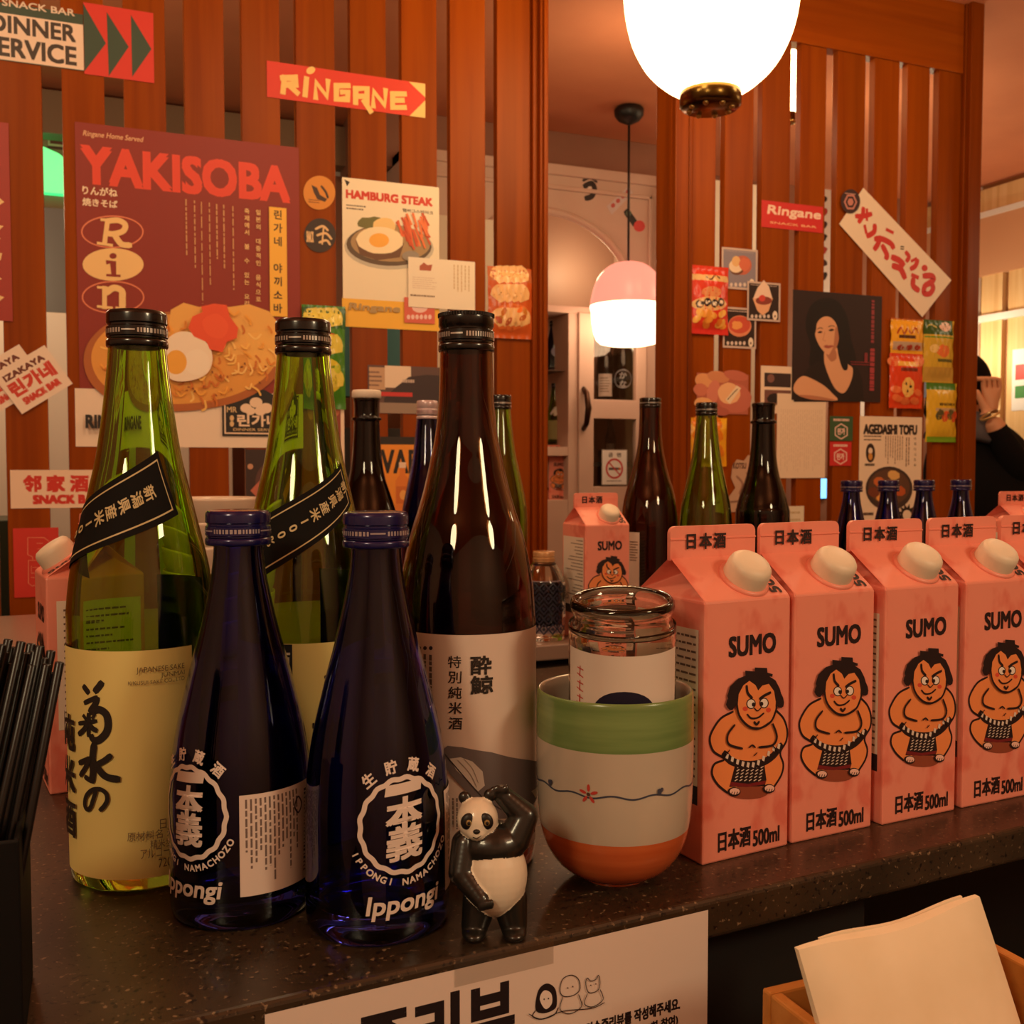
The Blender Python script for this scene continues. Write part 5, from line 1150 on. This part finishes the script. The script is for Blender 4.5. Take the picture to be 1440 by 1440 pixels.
def portrait(A):
    BG = (44, 25, 24); A.rect(1115, 407, 1238, 566, BG); SKN, SHD = (226, 170, 132), (186, 124, 94); HR = (20, 12, 12); CL = (30, 18, 17)
    A.blob([(1140, 486), (1133, 462), (1136, 438), (1148, 423), (1166, 419), (1182, 428), (1192, 448), (1197, 478), (1204, 506), (1196, 526), (1176, 526), (1150, 520), (1138, 512)], HR)
    A.poly([(1116, 565), (1118, 548), (1126, 532), (1138, 516), (1150, 508), (1176, 506), (1196, 510), (1207, 519), (1213, 536), (1215, 565)], CL)
    A.blob([(1161, 490), (1176, 488), (1180, 502), (1192, 512), (1199, 518), (1198, 532), (1191, 548), (1184, 553), (1174, 546), (1165, 528), (1159, 508)], SKN)
    A.blob([(1161, 494), (1174, 492), (1176, 504), (1168, 508)], SHD)
    A.blob([(1146, 470), (1147, 454), (1155, 444), (1166, 443), (1176, 451), (1180, 466), (1178, 482), (1173, 493), (1166, 499), (1159, 495), (1151, 484)], SKN)
    A.blob([(1175, 460), (1180, 468), (1178, 484), (1172, 495), (1166, 499), (1172, 486)], SHD)
    A.blob([(1142, 476), (1143, 450), (1152, 438), (1168, 436), (1181, 448), (1185, 470), (1183, 492), (1180, 476), (1176, 456), (1167, 446), (1157, 446), (1149, 454), (1147, 466)], HR)
    A.blob([(1178, 490), (1184, 482), (1190, 500), (1192, 518), (1186, 520), (1181, 508)], HR)
    for x, y, s_ in ((1153, 467, 3.4), (1169, 464, 4.0)):
        A.blob([(x-s_, y+.8), (x, y-1.6), (x+s_, y), (x, y+1.6)], (60, 36, 32)); A.stroke([(x-s_-.5, y-4.2), (x, y-6), (x+s_+.5, y-4.8)], .0014, HR)
    A.stroke([(1160, 466), (1158, 474), (1157, 478), (1161, 479.5)], .0009, SHD); A.blob([(1158, 487), (1162, 485.2), (1165, 486), (1169, 485.4), (1172, 487), (1166, 489.6), (1161, 489.2)], (168, 86, 74))
    A.blob([(1116, 550), (1118, 538), (1128, 529), (1140, 532), (1158, 542), (1170, 553), (1177, 563), (1150, 562), (1128, 558)], SKN); A.blob([(1122, 556), (1140, 556), (1164, 560), (1174, 563), (1142, 562)], SHD)
    A.lines(1224, 422, 1230, 486, 1, (150, 62, 70), .6, True, .05); A.lines(1222, 490, 1230, 552, 1, (170, 64, 72), .7, True, .05); A.lines(1196, 507, 1224, 515, 2, (140, 50, 56), .4, ragged=.1); A.lines(1214, 496, 1221, 512, 1, (150, 60, 66), .6, True)
pinned('portrait_sleeve', 1115, 407, 1238, 566, portrait, 'dark record sleeve with a portrait of a long haired woman in black', 'record sleeve', .0015)
def food_card(col, kind):
    def fn(A):
        x0, y0, x1, y1 = A.box; X = lambda a: x0+(x1-x0)*a; Yy = lambda b: y0+(y1-y0)*b
        A.rect(x0, y0, x1, y1, (206, 176, 156)); A.rect(X(.05), Yy(.05), X(.95), Yy(.95), col); A.lines(X(.1), Yy(.08), X(.9), Yy(.15), 1, (214, 186, 170), .7, ragged=.02); W_, H_ = x1-x0, y1-y0
        if kind == 0: A.ell(X(.58), Yy(.42), W_*.26, H_*.22, (196, 104, 84)); A.ell(X(.42), Yy(.47), W_*.21, H_*.17, (110, 64, 44)); A.ell(X(.40), Yy(.44), W_*.20, H_*.15, (240, 206, 150)); A.ell(X(.40), Yy(.33), W_*.12, H_*.12, (232, 186, 130)); A.ell(X(.64), Yy(.40), W_*.16, H_*.15, (214, 112, 84), 0, 14, .12)
        if kind == 1: A.poly([(X(.18), Yy(.42)), (X(.30), Yy(.18)), (X(.5), Yy(-.02)), (X(.66), Yy(.14)), (X(.76), Yy(.42))], (240, 200, 160)); A.poly([(X(.16), Yy(.42)), (X(.78), Yy(.42)), (X(.64), Yy(.74)), (X(.46), Yy(.84)), (X(.30), Yy(.72))], (232, 176, 140)); A.ell(X(.5), Yy(.48), W_*.25, H_*.10, (140, 62, 50)); A.ell(X(.45), Yy(.42), W_*.10, H_*.08, (214, 70, 60))
        if kind == 2: A.ell(X(.5), Yy(.46), W_*.36, H_*.25, (226, 140, 104)); A.ell(X(.5), Yy(.43), W_*.33, H_*.20, (206, 84, 62)); A.ell(X(.42), Yy(.44), W_*.16, H_*.10, (236, 160, 90), 0, 12, .15)
        for k in range(5): A.ell(X(.14+.125*k), Yy(.86), W_*.045, H_*.05, (222, 200, 186), 0, 6)
        A.ell(X(.84), Yy(.84), W_*.075, H_*.11, (240, 220, 190)); A.ell(X(.84), Yy(.86), W_*.025, H_*.03, (90, 50, 40), 0, 8)
    return fn
pinned('menu_card', 1015, 347, 1065, 409, food_card((140, 132, 150), 0), 'blue grey menu card with a picture of ice cream and cake', 'card', .001, 'small menu cards')
pinned('menu_card', 1017, 431, 1063, 491, food_card((44, 26, 22), 2), 'dark menu card with a red bowl, below the blue grey one', 'card', .001, 'small menu cards')
pinned('menu_card', 1051, 395, 1097, 453, food_card((44, 26, 22), 1), 'dark menu card with a cone shaped parfait overlapping two other cards', 'card', .003, 'small menu cards')
def f(A):
    A.rect(980, 524, 1052, 583, (182, 100, 80)); random.seed(9)
    for x, y, rx, ry, c in ((990, 535, 13, 10, (226, 160, 110)), (1010, 530, 16, 8, (210, 140, 100)), (1035, 528, 18, 7, (196, 110, 90)), (985, 548, 10, 9, (206, 120, 96)), (1003, 552, 9, 18, (214, 130, 110)), (990, 568, 14, 9, (236, 176, 120)), (1033, 560, 24, 21, (196, 110, 92)), (1025, 553, 16, 15, (240, 186, 140)), (1012, 578, 14, 6, (180, 96, 80))): A.ell(x, y, rx, ry, c, .2, 20, .03)
    A.poly([(1020, 562), (1036, 542), (1042, 546), (1026, 568)], (240, 210, 150)); A.stroke([(1023, 562), (1031, 553), (1037, 547)], .0018, (90, 60, 44))
pinned('food_photo', 980, 524, 1052, 583, f, 'borderless close up photo of pinkish food above the yellow packet', 'photo', .0006)
def f(A):
    A.rect(1070, 514, 1116, 582, (240, 208, 160)); A.rect(1075, 524, 1112, 545, (56, 40, 40)); A.ell(1084, 532, 5, 6, (130, 90, 84)); A.rect(1075, 548, 1112, 570, (120, 80, 72)); A.ell(1088, 560, 9, 7, (40, 30, 30), 0, 14, .1)
pinned('framed_photo', 1070, 514, 1116, 582, f, 'white bordered photo card just behind the blank cream sheet', 'photo', .0004)
def f(A): A.rect(1093, 553, 1160, 672, (236, 206, 156)); A.lines(1097, 575, 1156, 668, 20, (222, 190, 142), .35, True)
pinned('blank_sheet', 1093, 553, 1160, 672, f, 'plain cream paper sheet hanging under the portrait sleeve', 'sheet', .001)
def hexs(bg):
    def fn(A):
        x0, y0, x1, y1 = A.box; A.rect(x0, y0, x1, y1, bg); cx, cy = (x0+x1)/2, y0+(y1-y0)*.62; C = (236, 190, 160)
        for r, c in ((10.5, C), (8.8, bg)): A.poly([(cx+r*math.sin(k*PI/3), cy+r*1.1*math.cos(k*PI/3)) for k in range(6)], c)
        A.text('린가', cx-5, cy-4.5, cx+5, cy+4.5, C, .05); A.lines(x0+5, y0+3, x1-5, y0+8, 1, C, .7, ragged=.02)
    return fn
pinned('hexagon_sticker', 1167, 585, 1199, 620, hexs((58, 92, 60)), 'green sticker with a pale hexagon beside the tofu poster', 'sticker', .0006, 'hexagon stickers')
pinned('hexagon_sticker', 1167, 621, 1197, 655, hexs((204, 46, 46)), 'red sticker with a pale hexagon directly under the green one', 'sticker', .0006, 'hexagon stickers')
def f(A):
    A.rect(1209, 585, 1294, 745, (240, 212, 164)); A.text('AGEDASHI TOFU', 1215, 597, 1289, 611, (40, 26, 22), .07); A.lines(1215, 611, 1240, 621, 2, (90, 66, 50), .4)
    A.ell(1224, 637, 6.5, 13.5, (50, 34, 28)); A.ell(1224, 634, 3, 4.5, (240, 214, 170)); A.ell(1224, 642, 3, 5, (214, 150, 70)); A.lines(1216, 651, 1230, 656, 1, (60, 44, 38), .7, ragged=.02)
    A.lines(1244, 613, 1270, 655, 8, (140, 106, 80), .35, True); A.lines(1273, 615, 1279, 665, 2, (130, 96, 72), .4, True); A.column('아게다시두부', 1286.5, 613, 658, .0078, (70, 50, 40))
    A.ell(1250, 687, 33, 31, (66, 50, 46)); A.ell(1250, 685, 29, 25, (96, 66, 50)); random.seed(4)
    for x, y, c in ((1236, 678, (206, 110, 56)), (1256, 668, (226, 180, 110)), (1264, 690, (190, 90, 44)), (1240, 700, (226, 160, 84)), (1252, 684, (214, 130, 70)), (1228, 692, (120, 60, 40))): A.ell(x, y, 9, 7, c, .4, 8, .1)
    A.lines(1214, 720, 1228, 725, 1, (80, 60, 50), .7)
    A.poly([(1275+(13 if k % 2 else 8.5)*math.cos(k*PI/12), 724+(16 if k % 2 else 10)*math.sin(k*PI/12)) for k in range(24)], (36, 26, 24)); A.ell(1275, 724, 6, 7, (240, 212, 164))
pinned('tofu_poster', 1209, 585, 1294, 745, f, 'cream poster headed AGEDASHI TOFU with a dark bowl', 'poster', .001)
def f(A):
    A.poly([(1030, 655), (1036, 646), (1046, 648), (1052, 640), (1066, 642), (1068, 720), (1020, 720), (1024, 700), (1034, 686), (1028, 672)], (196, 160, 136)); A.text('KOTSU', 1031, 651, 1049, 659, (90, 60, 50), .04); A.stroke([(1036, 670), (1044, 680), (1040, 694)], .005, (150, 112, 96)); A.stroke([(1050, 665), (1054, 684)], .004, (150, 112, 96)); A.stroke([(1026, 706), (1040, 704), (1048, 696)], .004, (140, 104, 88))
pinned('cut_out_sticker', 1020, 640, 1068, 720, f, 'pale cut out sticker with an irregular outline between two back bottles', 'sticker', .0008)
def f(A): A.rect(1104, 712, 1130, 762, (232, 214, 170)); A.lines(1107, 716, 1127, 756, 4, (200, 176, 136), .3)
pinned('paper_slip', 1104, 712, 1130, 762, f, 'small pale paper slip low behind the black bottle', 'slip', .0006)

# foil snack packets: bulging bags with crimped ends
def packet(x0, y0, x1, y1, fn, label, lift=0.001, bulge=.011, group='snack packets'):
    Y = DW-.002-lift; a, b = onY(x0, y0, Y), onY(x1, y1, Y); c = (a+b)/2; W_, H_ = abs(b.x-a.x), abs(a.z-b.z)
    A = Art(wconv(c, Y), .26, 4e-5); A.box = (x0, y0, x1, y1); fn(A)
    random.seed(int(x0)); ph = random.uniform(0, 6)
    def mp(u, v, h):
        s_, t_ = min(1, abs(2*u/W_)), min(1, abs(2*v/H_)); k = max(0, (1-s_**2.4))*max(0, 1-(t_/.86)**4) if t_ < .86 else 0
        w = .0011*math.sin(u*420+ph)*(1 if t_ < .86 else .5)*math.sin(v*160+ph)+(.0007*math.sin(u*900) if t_ > .86 else 0)
        return (u*(1-.03*(1-t_)), -(bulge*k+w+h+.0015), v)
    o = link('snack_packet', A.mesh('snack_packet', mp, W_/22, H_/26), None, tuple(c)); return tag(o, label, 'snack packet', group)
def generic(bg, top, blob, txtcol, badge):
    def fn(A):
        x0, y0, x1, y1 = A.box; X = lambda a: x0+(x1-x0)*a; Yy = lambda b: y0+(y1-y0)*b; W_, H_ = x1-x0, y1-y0
        A.rect(x0, y0, x1, y1, bg); A.rect(x0, Yy(.02), x1, Yy(.24), top); A.ell(X(.5), Yy(.70), W_*.42, H_*.18, blob, 0, 20, .08)
        A.ell(X(.5), Yy(.36), W_*.36, H_*.08, badge, -.15); random.seed(int(x0+y0))
        for r, yy in ((4, .14), (4, .40), (5, .72)):
            for k in range(r): A.stroke([(X(.2+.6*k/r), Yy(yy)), (X(.26+.6*k/r), Yy(yy-.035)), (X(.30+.6*k/r), Yy(yy+.02))], W_*.00006*8, txtcol)
        for k in range(7): A.ell(X(random.uniform(.2, .8)), Yy(random.uniform(.6, .82)), W_*.10, H_*.035, tuple(min(255, int(v*random.uniform(.75, 1.15))) for v in blob), random.uniform(0, 3), 9, .1)
    return fn
packet(685, 374, 749, 478, generic((206, 96, 44), (196, 110, 66), (226, 120, 60), (240, 190, 130), (190, 120, 50)), 'copper orange foil snack packet at the right end of the left partition')
packet(424, 428, 486, 576, generic((70, 132, 40), (40, 92, 34), (214, 196, 60), (226, 210, 90), (190, 90, 44)), 'green snack packet half hidden behind the second green bottle', .004)
def redbag(A):
    x0, y0, x1, y1 = A.box; A.rect(x0, y0, x1, y1, (222, 62, 40)); A.rect(x0, 385, x1, 398, (232, 190, 130)); A.stroke([(990, 390), (996, 394), (1003, 388), (1010, 393)], .003, (90, 46, 30))
    A.ell(996, 412, 14, 8, (226, 150, 100)); A.ell(995, 428, 25, 10, (236, 190, 130)); 
    for k in range(4): A.ell(980+10*k, 428-(k % 2)*2, 5.2, 6, (50, 30, 26), 0, 14); A.ell(980+10*k, 428-(k % 2)*2, 3.2, 3.6, (244, 220, 180), 0, 12)
    random.seed(2)
    for k in range(16): A.ell(random.uniform(976, 1016), random.uniform(440, 460), 6, 4.5, random.choice([(240, 160, 66), (226, 130, 50), (250, 190, 90)]), random.uniform(0, 3), 10, .1)
    A.rect(x0, 461, x1, y1, (224, 58, 52))
packet(969, 372, 1023, 472, redbag, 'red snack packet with orange puffs at the left of the right partition')
packet(967, 587, 1021, 656, generic((240, 170, 30), (244, 186, 50), (240, 160, 30), (226, 130, 30), (246, 196, 80)), 'plain yellow packet behind the back green bottle', .001, .009)
def yel(A):
    A.rect(1252, 447, 1297, 499, (246, 180, 50)); A.rect(1252, 447, 1297, 452, (206, 110, 40)); A.stroke([(1259, 469), (1264, 461), (1268, 470), (1273, 462), (1278, 470), (1284, 462), (1289, 469)], .004, (180, 70, 30)); A.rect(1261, 471, 1286, 477, (90, 50, 30)); A.rect(1254, 480, 1296, 494, (196, 170, 150))
    for x in (1264, 1276, 1288): A.ell(x, 489, 4.5, 4, (170, 60, 40))
packet(1252, 447, 1297, 499, yel, 'yellow snack packet, upper of the pair hanging left of the green packets', .002, .006)
def redp(A):
    A.rect(1250, 496, 1296, 575, (226, 72, 36)); A.ell(1256, 508, 9, 7, (240, 140, 90)); A.ell(1291, 508, 8, 8, (240, 140, 90)); A.rect(1260, 508, 1290, 516, (246, 190, 80)); A.rect(1263, 517, 1287, 523, (120, 44, 26)); A.ell(1273, 545, 9, 14, (246, 200, 110))
    for x, y in ((1270, 540), (1276, 544), (1272, 550)): A.ell(x, y, 1.6, 2.2, (60, 40, 30), 0, 8)
    for x, y in ((1257, 548), (1259, 560), (1288, 552), (1284, 564), (1270, 564)): A.ell(x, y, 7, 5, (240, 124, 70), .5, 10, .1)
packet(1250, 496, 1296, 575, redp, 'red orange snack packet, lower of the pair hanging left of the green packets', .0035, .008)
def grn(A):
    x0, y0, x1, y1 = A.box; X = lambda a: x0+(x1-x0)*a; Yy = lambda b: y0+(y1-y0)*b
    A.rect(x0, y0, x1, y1, (214, 176, 60)); A.rect(x0, y0, x1, Yy(.26), (62, 92, 36)); A.rect(x0, Yy(.26), x1, Yy(.31), (96, 150, 40)); A.ell(X(.72), Yy(.12), 8, 7, (240, 190, 150)); A.stroke([(X(.1), Yy(.12)), (X(.25), Yy(.08)), (X(.4), Yy(.13))], .003, (220, 206, 130))
    A.ell(X(.6), Yy(.50), 9, 9, (232, 120, 60), .3, 12, .1); A.ell(X(.3), Yy(.46), 6, 6, (240, 206, 130)); A.rect(X(.4), Yy(.62), X(.95), Yy(.68), (100, 96, 40)); A.rect(x0, Yy(.74), x1, Yy(.98), (196, 156, 70))
packet(1298, 449, 1339, 539, grn, 'green topped snack packet, upper of the two at the right end of the slats', .001, .007)
def grn2(A):
    x0, y0, x1, y1 = A.box; A.rect(x0, y0, x1, y1, (224, 182, 50)); A.rect(x0, y0, x1, 549, (76, 130, 44)); A.rect(x0, 614, x1, y1, (120, 170, 40)); A.lines(1317, 566, 1340, 572, 1, (90, 70, 30), .7, ragged=.05); A.rect(1312, 574, 1342, 579, (200, 170, 130))
    for x, y, c in ((1317, 583, (90, 84, 50)), (1325, 586, (214, 90, 50)), (1333, 583, (96, 88, 50)), (1340, 586, (214, 90, 50))): A.ell(x, y, 5, 8, c, .3, 12, .08)
packet(1302, 538, 1343, 622, grn2, 'yellow snack packet with green ends, lower of two at the right end of the slats', .0025, .008)

# ------------------------------------------------------------------ bottles and a carton in the display cabinet
def in_cab(px, y_base, y_top, depth, prof, gm, label, cap=True, name='sake_bottle', lblfn=None):
    Y = CY+depth; b, t_ = onY(px, y_base, Y), onY(px, y_top, Y); b.z = cz(px, y_base)[1]+.0005; H = t_.z-b.z; k = H/prof[-1][1]; pr = [(r*k, z*k) for r, z in prof]
    t, rz = bottle(name, label, b.x, Y, pr, gm, facing((b.x, Y)), dict(r=.0150*k, h=.019*k, col=(16, 14, 18)) if cap else None, 40, None, .0026*k); t.location.z = b.z
    A = Art(None, .5); R = max(r for r, z in pr); lblfn(A, R, H); link('label', A.mesh('label', cyl_map(pr, R, .0006), .006, .012), t); return t
def l1(A, R, H): A.ell(.01, H*.38, R*.6, H*.10, (150, 150, 190))
cabinet_shelf_z = {}
in_cab(778, 517, 452, .12, P_BLUE, M['g_blue'], 'blue bottle on the upper shelf of the display cabinet', True, 'sake_bottle', l1)
def l2(A, R, H): A.stroke([(-.012, H*.52), (.004, H*.62), (.0, H*.5), (.014, H*.58)], .008, (226, 220, 200)); A.raw([(-R*.9, H*.12), (R*.9, H*.12), (R*.9, H*.42), (-R*.9, H*.42)], [(0, 1, 2, 3)], (150, 150, 100))
in_cab(780, 628, 540, .10, P_GREEN, M['g_green'], 'green bottle with white brush mark on the middle cabinet shelf', True, 'sake_bottle', l2)
def l3(A, R, H): A.raw([(-R*.8, H*.05), (R*.8, H*.05), (R*.8, H*.36), (-R*.8, H*.36)], [(0, 1, 2, 3)], (214, 196, 180)); A.lines(-R*.6, H*.32, R*.6, H*.1, 6, (120, 100, 90), .4)
in_cab(851, 560, 462, .10, P_BROWN, M['g_black'], 'dark bottle with a pale label behind the upper cabinet pane', True, 'sake_bottle', l3)
def l4(A, R, H):
    A.stroke([(R*.8*math.cos(k*PI/12), H*.24+R*.8*math.sin(k*PI/12)) for k in range(24)], .004, (170, 170, 180), True); A.char('か', 0, H*.28, R*.7, (190, 190, 196), 0, .03); A.char('な', 0, H*.18, R*.7, (190, 190, 196), 0, .03); A.raw([(-R*.6, H*.6), (R*.2, H*.6), (R*.3, H*.72), (-R*.5, H*.72)], [(0, 1, 2, 3)], (214, 170, 150))
in_cab(876, 560, 440, .11, P_BROWN, M['g_black'], 'dark bottle with a white ring mark behind the upper cabinet pane', True, 'sake_bottle', l4)
def l5(A, R, H): A.raw([(-R*.8, H*.08), (R*.8, H*.08), (R*.8, H*.4), (-R*.8, H*.4)], [(0, 1, 2, 3)], (120, 104, 96))
in_cab(858, 650, 585, .12, P_BROWN, M['g_black'], 'dark bottle behind the lower cabinet pane above the no smoking sign', True, 'sake_bottle', l5)
c = copy_tree(proto); q = onY(781, 704, CY+.06); q.z = cz(781, 704)[1]+.0005; k = .93; c.location = q; c.rotation_euler = (0, 0, -.15); c.scale = (k, k, k); c['label'] = 'pink sumo carton on the lowest open shelf of the display cabinet'

# ------------------------------------------------------------------ person at the far right
def make_person():
    D = 3.05; P = lambda x, y, d=0: atD(x, y, D+d)
    root = P(1380, 760); t = thing('person', 'person in a black jacket with dark hair, hand raised to the face, beyond the slats', 'person', (root.x, root.y, ZF))
    t['category'] = 'person'; o0 = Vector((root.x, root.y, ZF))
    nodes_ = [('pelvis', P(1376, 760), .15), ('waist', P(1376, 705), .145), ('chest', P(1376, 640), .155), ('neckb', P(1362, 600), .072), ('neck', P(1359, 582), .052), ('head', P(1352, 550), .074), ('crown', P(1352, 526), .062),
              ('rsh', P(1404, 622), .072), ('relb', P(1434, 668, -.1), .056), ('rwri', P(1393, 586, -.12), .024), ('lsh', P(1336, 610), .075), ('lelb', P(1322, 680), .055), ('lwri', P(1330, 730, -.1), .034),
              ('rhip', P(1402, 790), .10), ('rknee', P(1402, 850, -.25), .075), ('rank', P(1402, 1010, -.2), .045), ('rtoe', P(1400, 1030, -.34), .036), ('lhip', P(1350, 790), .10), ('lknee', P(1348, 850, -.25), .075), ('lank', P(1348, 1010, -.2), .045), ('ltoe', P(1346, 1030, -.34), .036)]
    idx = {n: i for i, (n, _, _) in enumerate(nodes_)}
    E = [('pelvis', 'waist'), ('waist', 'chest'), ('chest', 'neckb'), ('neckb', 'neck'), ('neck', 'head'), ('head', 'crown'), ('chest', 'rsh'), ('rsh', 'relb'), ('relb', 'rwri'), ('chest', 'lsh'), ('lsh', 'lelb'), ('lelb', 'lwri'), ('pelvis', 'rhip'), ('rhip', 'rknee'), ('rknee', 'rank'), ('rank', 'rtoe'), ('pelvis', 'lhip'), ('lhip', 'lknee'), ('lknee', 'lank'), ('lank', 'ltoe')]
    zf = ZF+.05
    pts = []
    for n, p, r in nodes_:
        q = p.copy()
        if n in ('rank', 'lank', 'rtoe', 'ltoe'): q.z = zf+(.05 if 'ank' in n else -.005)
        pts.append(q-o0)
    def skin(name, pts, edges, radii, mats_, pick, root_i=0, sub=2):
        me = bpy.data.meshes.new(name); me.from_pydata([tuple(p) for p in pts], edges, []); o = link(name, me)
        sk = o.modifiers.new('skin', 'SKIN'); sk.use_smooth_shade = True; sv = me.skin_vertices[0].data
        for i, r in enumerate(radii): sv[i].radius = (r, r)
        sv[root_i].use_root = True; sb_ = o.modifiers.new('sub', 'SUBSURF'); sb_.levels = sb_.render_levels = sub
        m2 = bpy.data.meshes.new_from_object(o.evaluated_get(bpy.context.evaluated_depsgraph_get())); o.modifiers.clear(); o.data = m2; o.parent = t
        m2.materials.clear()
        for m in mats_: m2.materials.append(m)
        for p in m2.polygons: p.use_smooth = True; p.material_index = pick(p.center)
        return o
    SKM, CLM, HRM = mat((226, 164, 124), .5), mat((14, 12, 13), .9, spec=.2), mat((12, 9, 8), .7, spec=.3)
    nz, wr = pts[idx['neckb']].z+.02, pts[idx['rwri']]
    skin('body', pts, [(idx[a], idx[b]) for a, b in E], [r for _, _, r in nodes_], [CLM, SKM], lambda c: 1 if c.z > nz and abs(c.x-pts[idx['head']].x) < .14 and (c-pts[idx['relb']]).length > .12 and (c-pts[idx['rsh']]).length > .13 else (1 if (c-wr).length < .042 else 0))
    # hand with five fingers curled by the chin
    hp, he = [], []; w = wr; up = (P(1396, 535, -.12)-o0-wr); side = Vector((-Rv.x, -Rv.y, 0))*1.0; fwd = Vector((-Fv.x, -Fv.y, 0))
    hp += [w, w+up*.55]; he += [(0, 1)]; rad = [.018, .023]
    for k in range(4):
        a = w+up*.75+side*(.024-.015*k); b = a+up*.28+side*.006+fwd*.006; c_ = b+side*(.03)+up*.02; i = len(hp); hp += [a, b, c_]; he += [(1, i), (i, i+1), (i+1, i+2)]; rad += [.0085, .0078, .0066]
    i = len(hp); hp += [w+up*.45+side*.030, w+up*.75+side*.046]; he += [(0, i), (i, i+1)]; rad += [.010, .008]
    skin('hand', hp, he, rad, [SKM], lambda c: 0)
    hd = pts[idx['head']]; mb = MB()
    mb.ball(hd+Vector((.0, .01, .022)), (.084, .096, .098), HRM, 24, 16); mb.ball(hd+Vector((.006, .035, -.045)), (.076, .066, .085), HRM, 20, 12)
    for k in range(14):
        a = -.4+k*.27; r0 = hd+Vector((.066*math.cos(a), .02+.060*math.sin(a), -.01)); mb.tube([r0, r0+Vector((.012*math.cos(a), .010*math.sin(a), -.05)), r0+Vector((.004*math.cos(a), .0, -.105))], [.020, .017, .004], HRM, 8); mb.build('hair', t)
    mb = MB(); nb_ = pts[idx['neckb']]; mb.lathe([(.065, .035), (.085, .03), (.105, -.005), (.12, -.05), (.10, -.06), (.06, -.02)], mat((96, 90, 96), .8), 28, Matrix.Translation(nb_) @ Matrix.Rotation(.25, 4, 'Y')); mb.build('hood_collar', t)
    mb = MB(); d = (pts[idx['rwri']]-pts[idx['relb']]).normalized(); q_ = d.to_track_quat('Z', 'Y').to_matrix().to_4x4(); mb.lathe([(.0255, -.004), (.029, -.003), (.029, .003), (.0255, .004)], mat((240, 200, 130), .3, .6), 24, Matrix.Translation(wr+d*.004) @ q_, closed=True); mb.build('bracelet', t)
    # face turned away to the right
    mb = MB(); f0 = hd+Vector((.02, -.088, -.01))
    mb.ball(f0+Vector((0, -.006, -.012)), (.010, .016, .018), SKM, 12, 8)
    for s_ in (-1, 1): mb.ball(f0+Vector((.028*s_, .010, .022)), (.012, .006, .006), M['black'], 10, 6)
    mb.ball(f0+Vector((0, .002, -.045)), (.020, .008, .006), mat((170, 84, 74), .5), 12, 6); mb.build('face', t)
make_person()
lamp('side_fill_bulb', (2.80, 2.75, .60), 3.2, .05, (1.0, .80, .52))
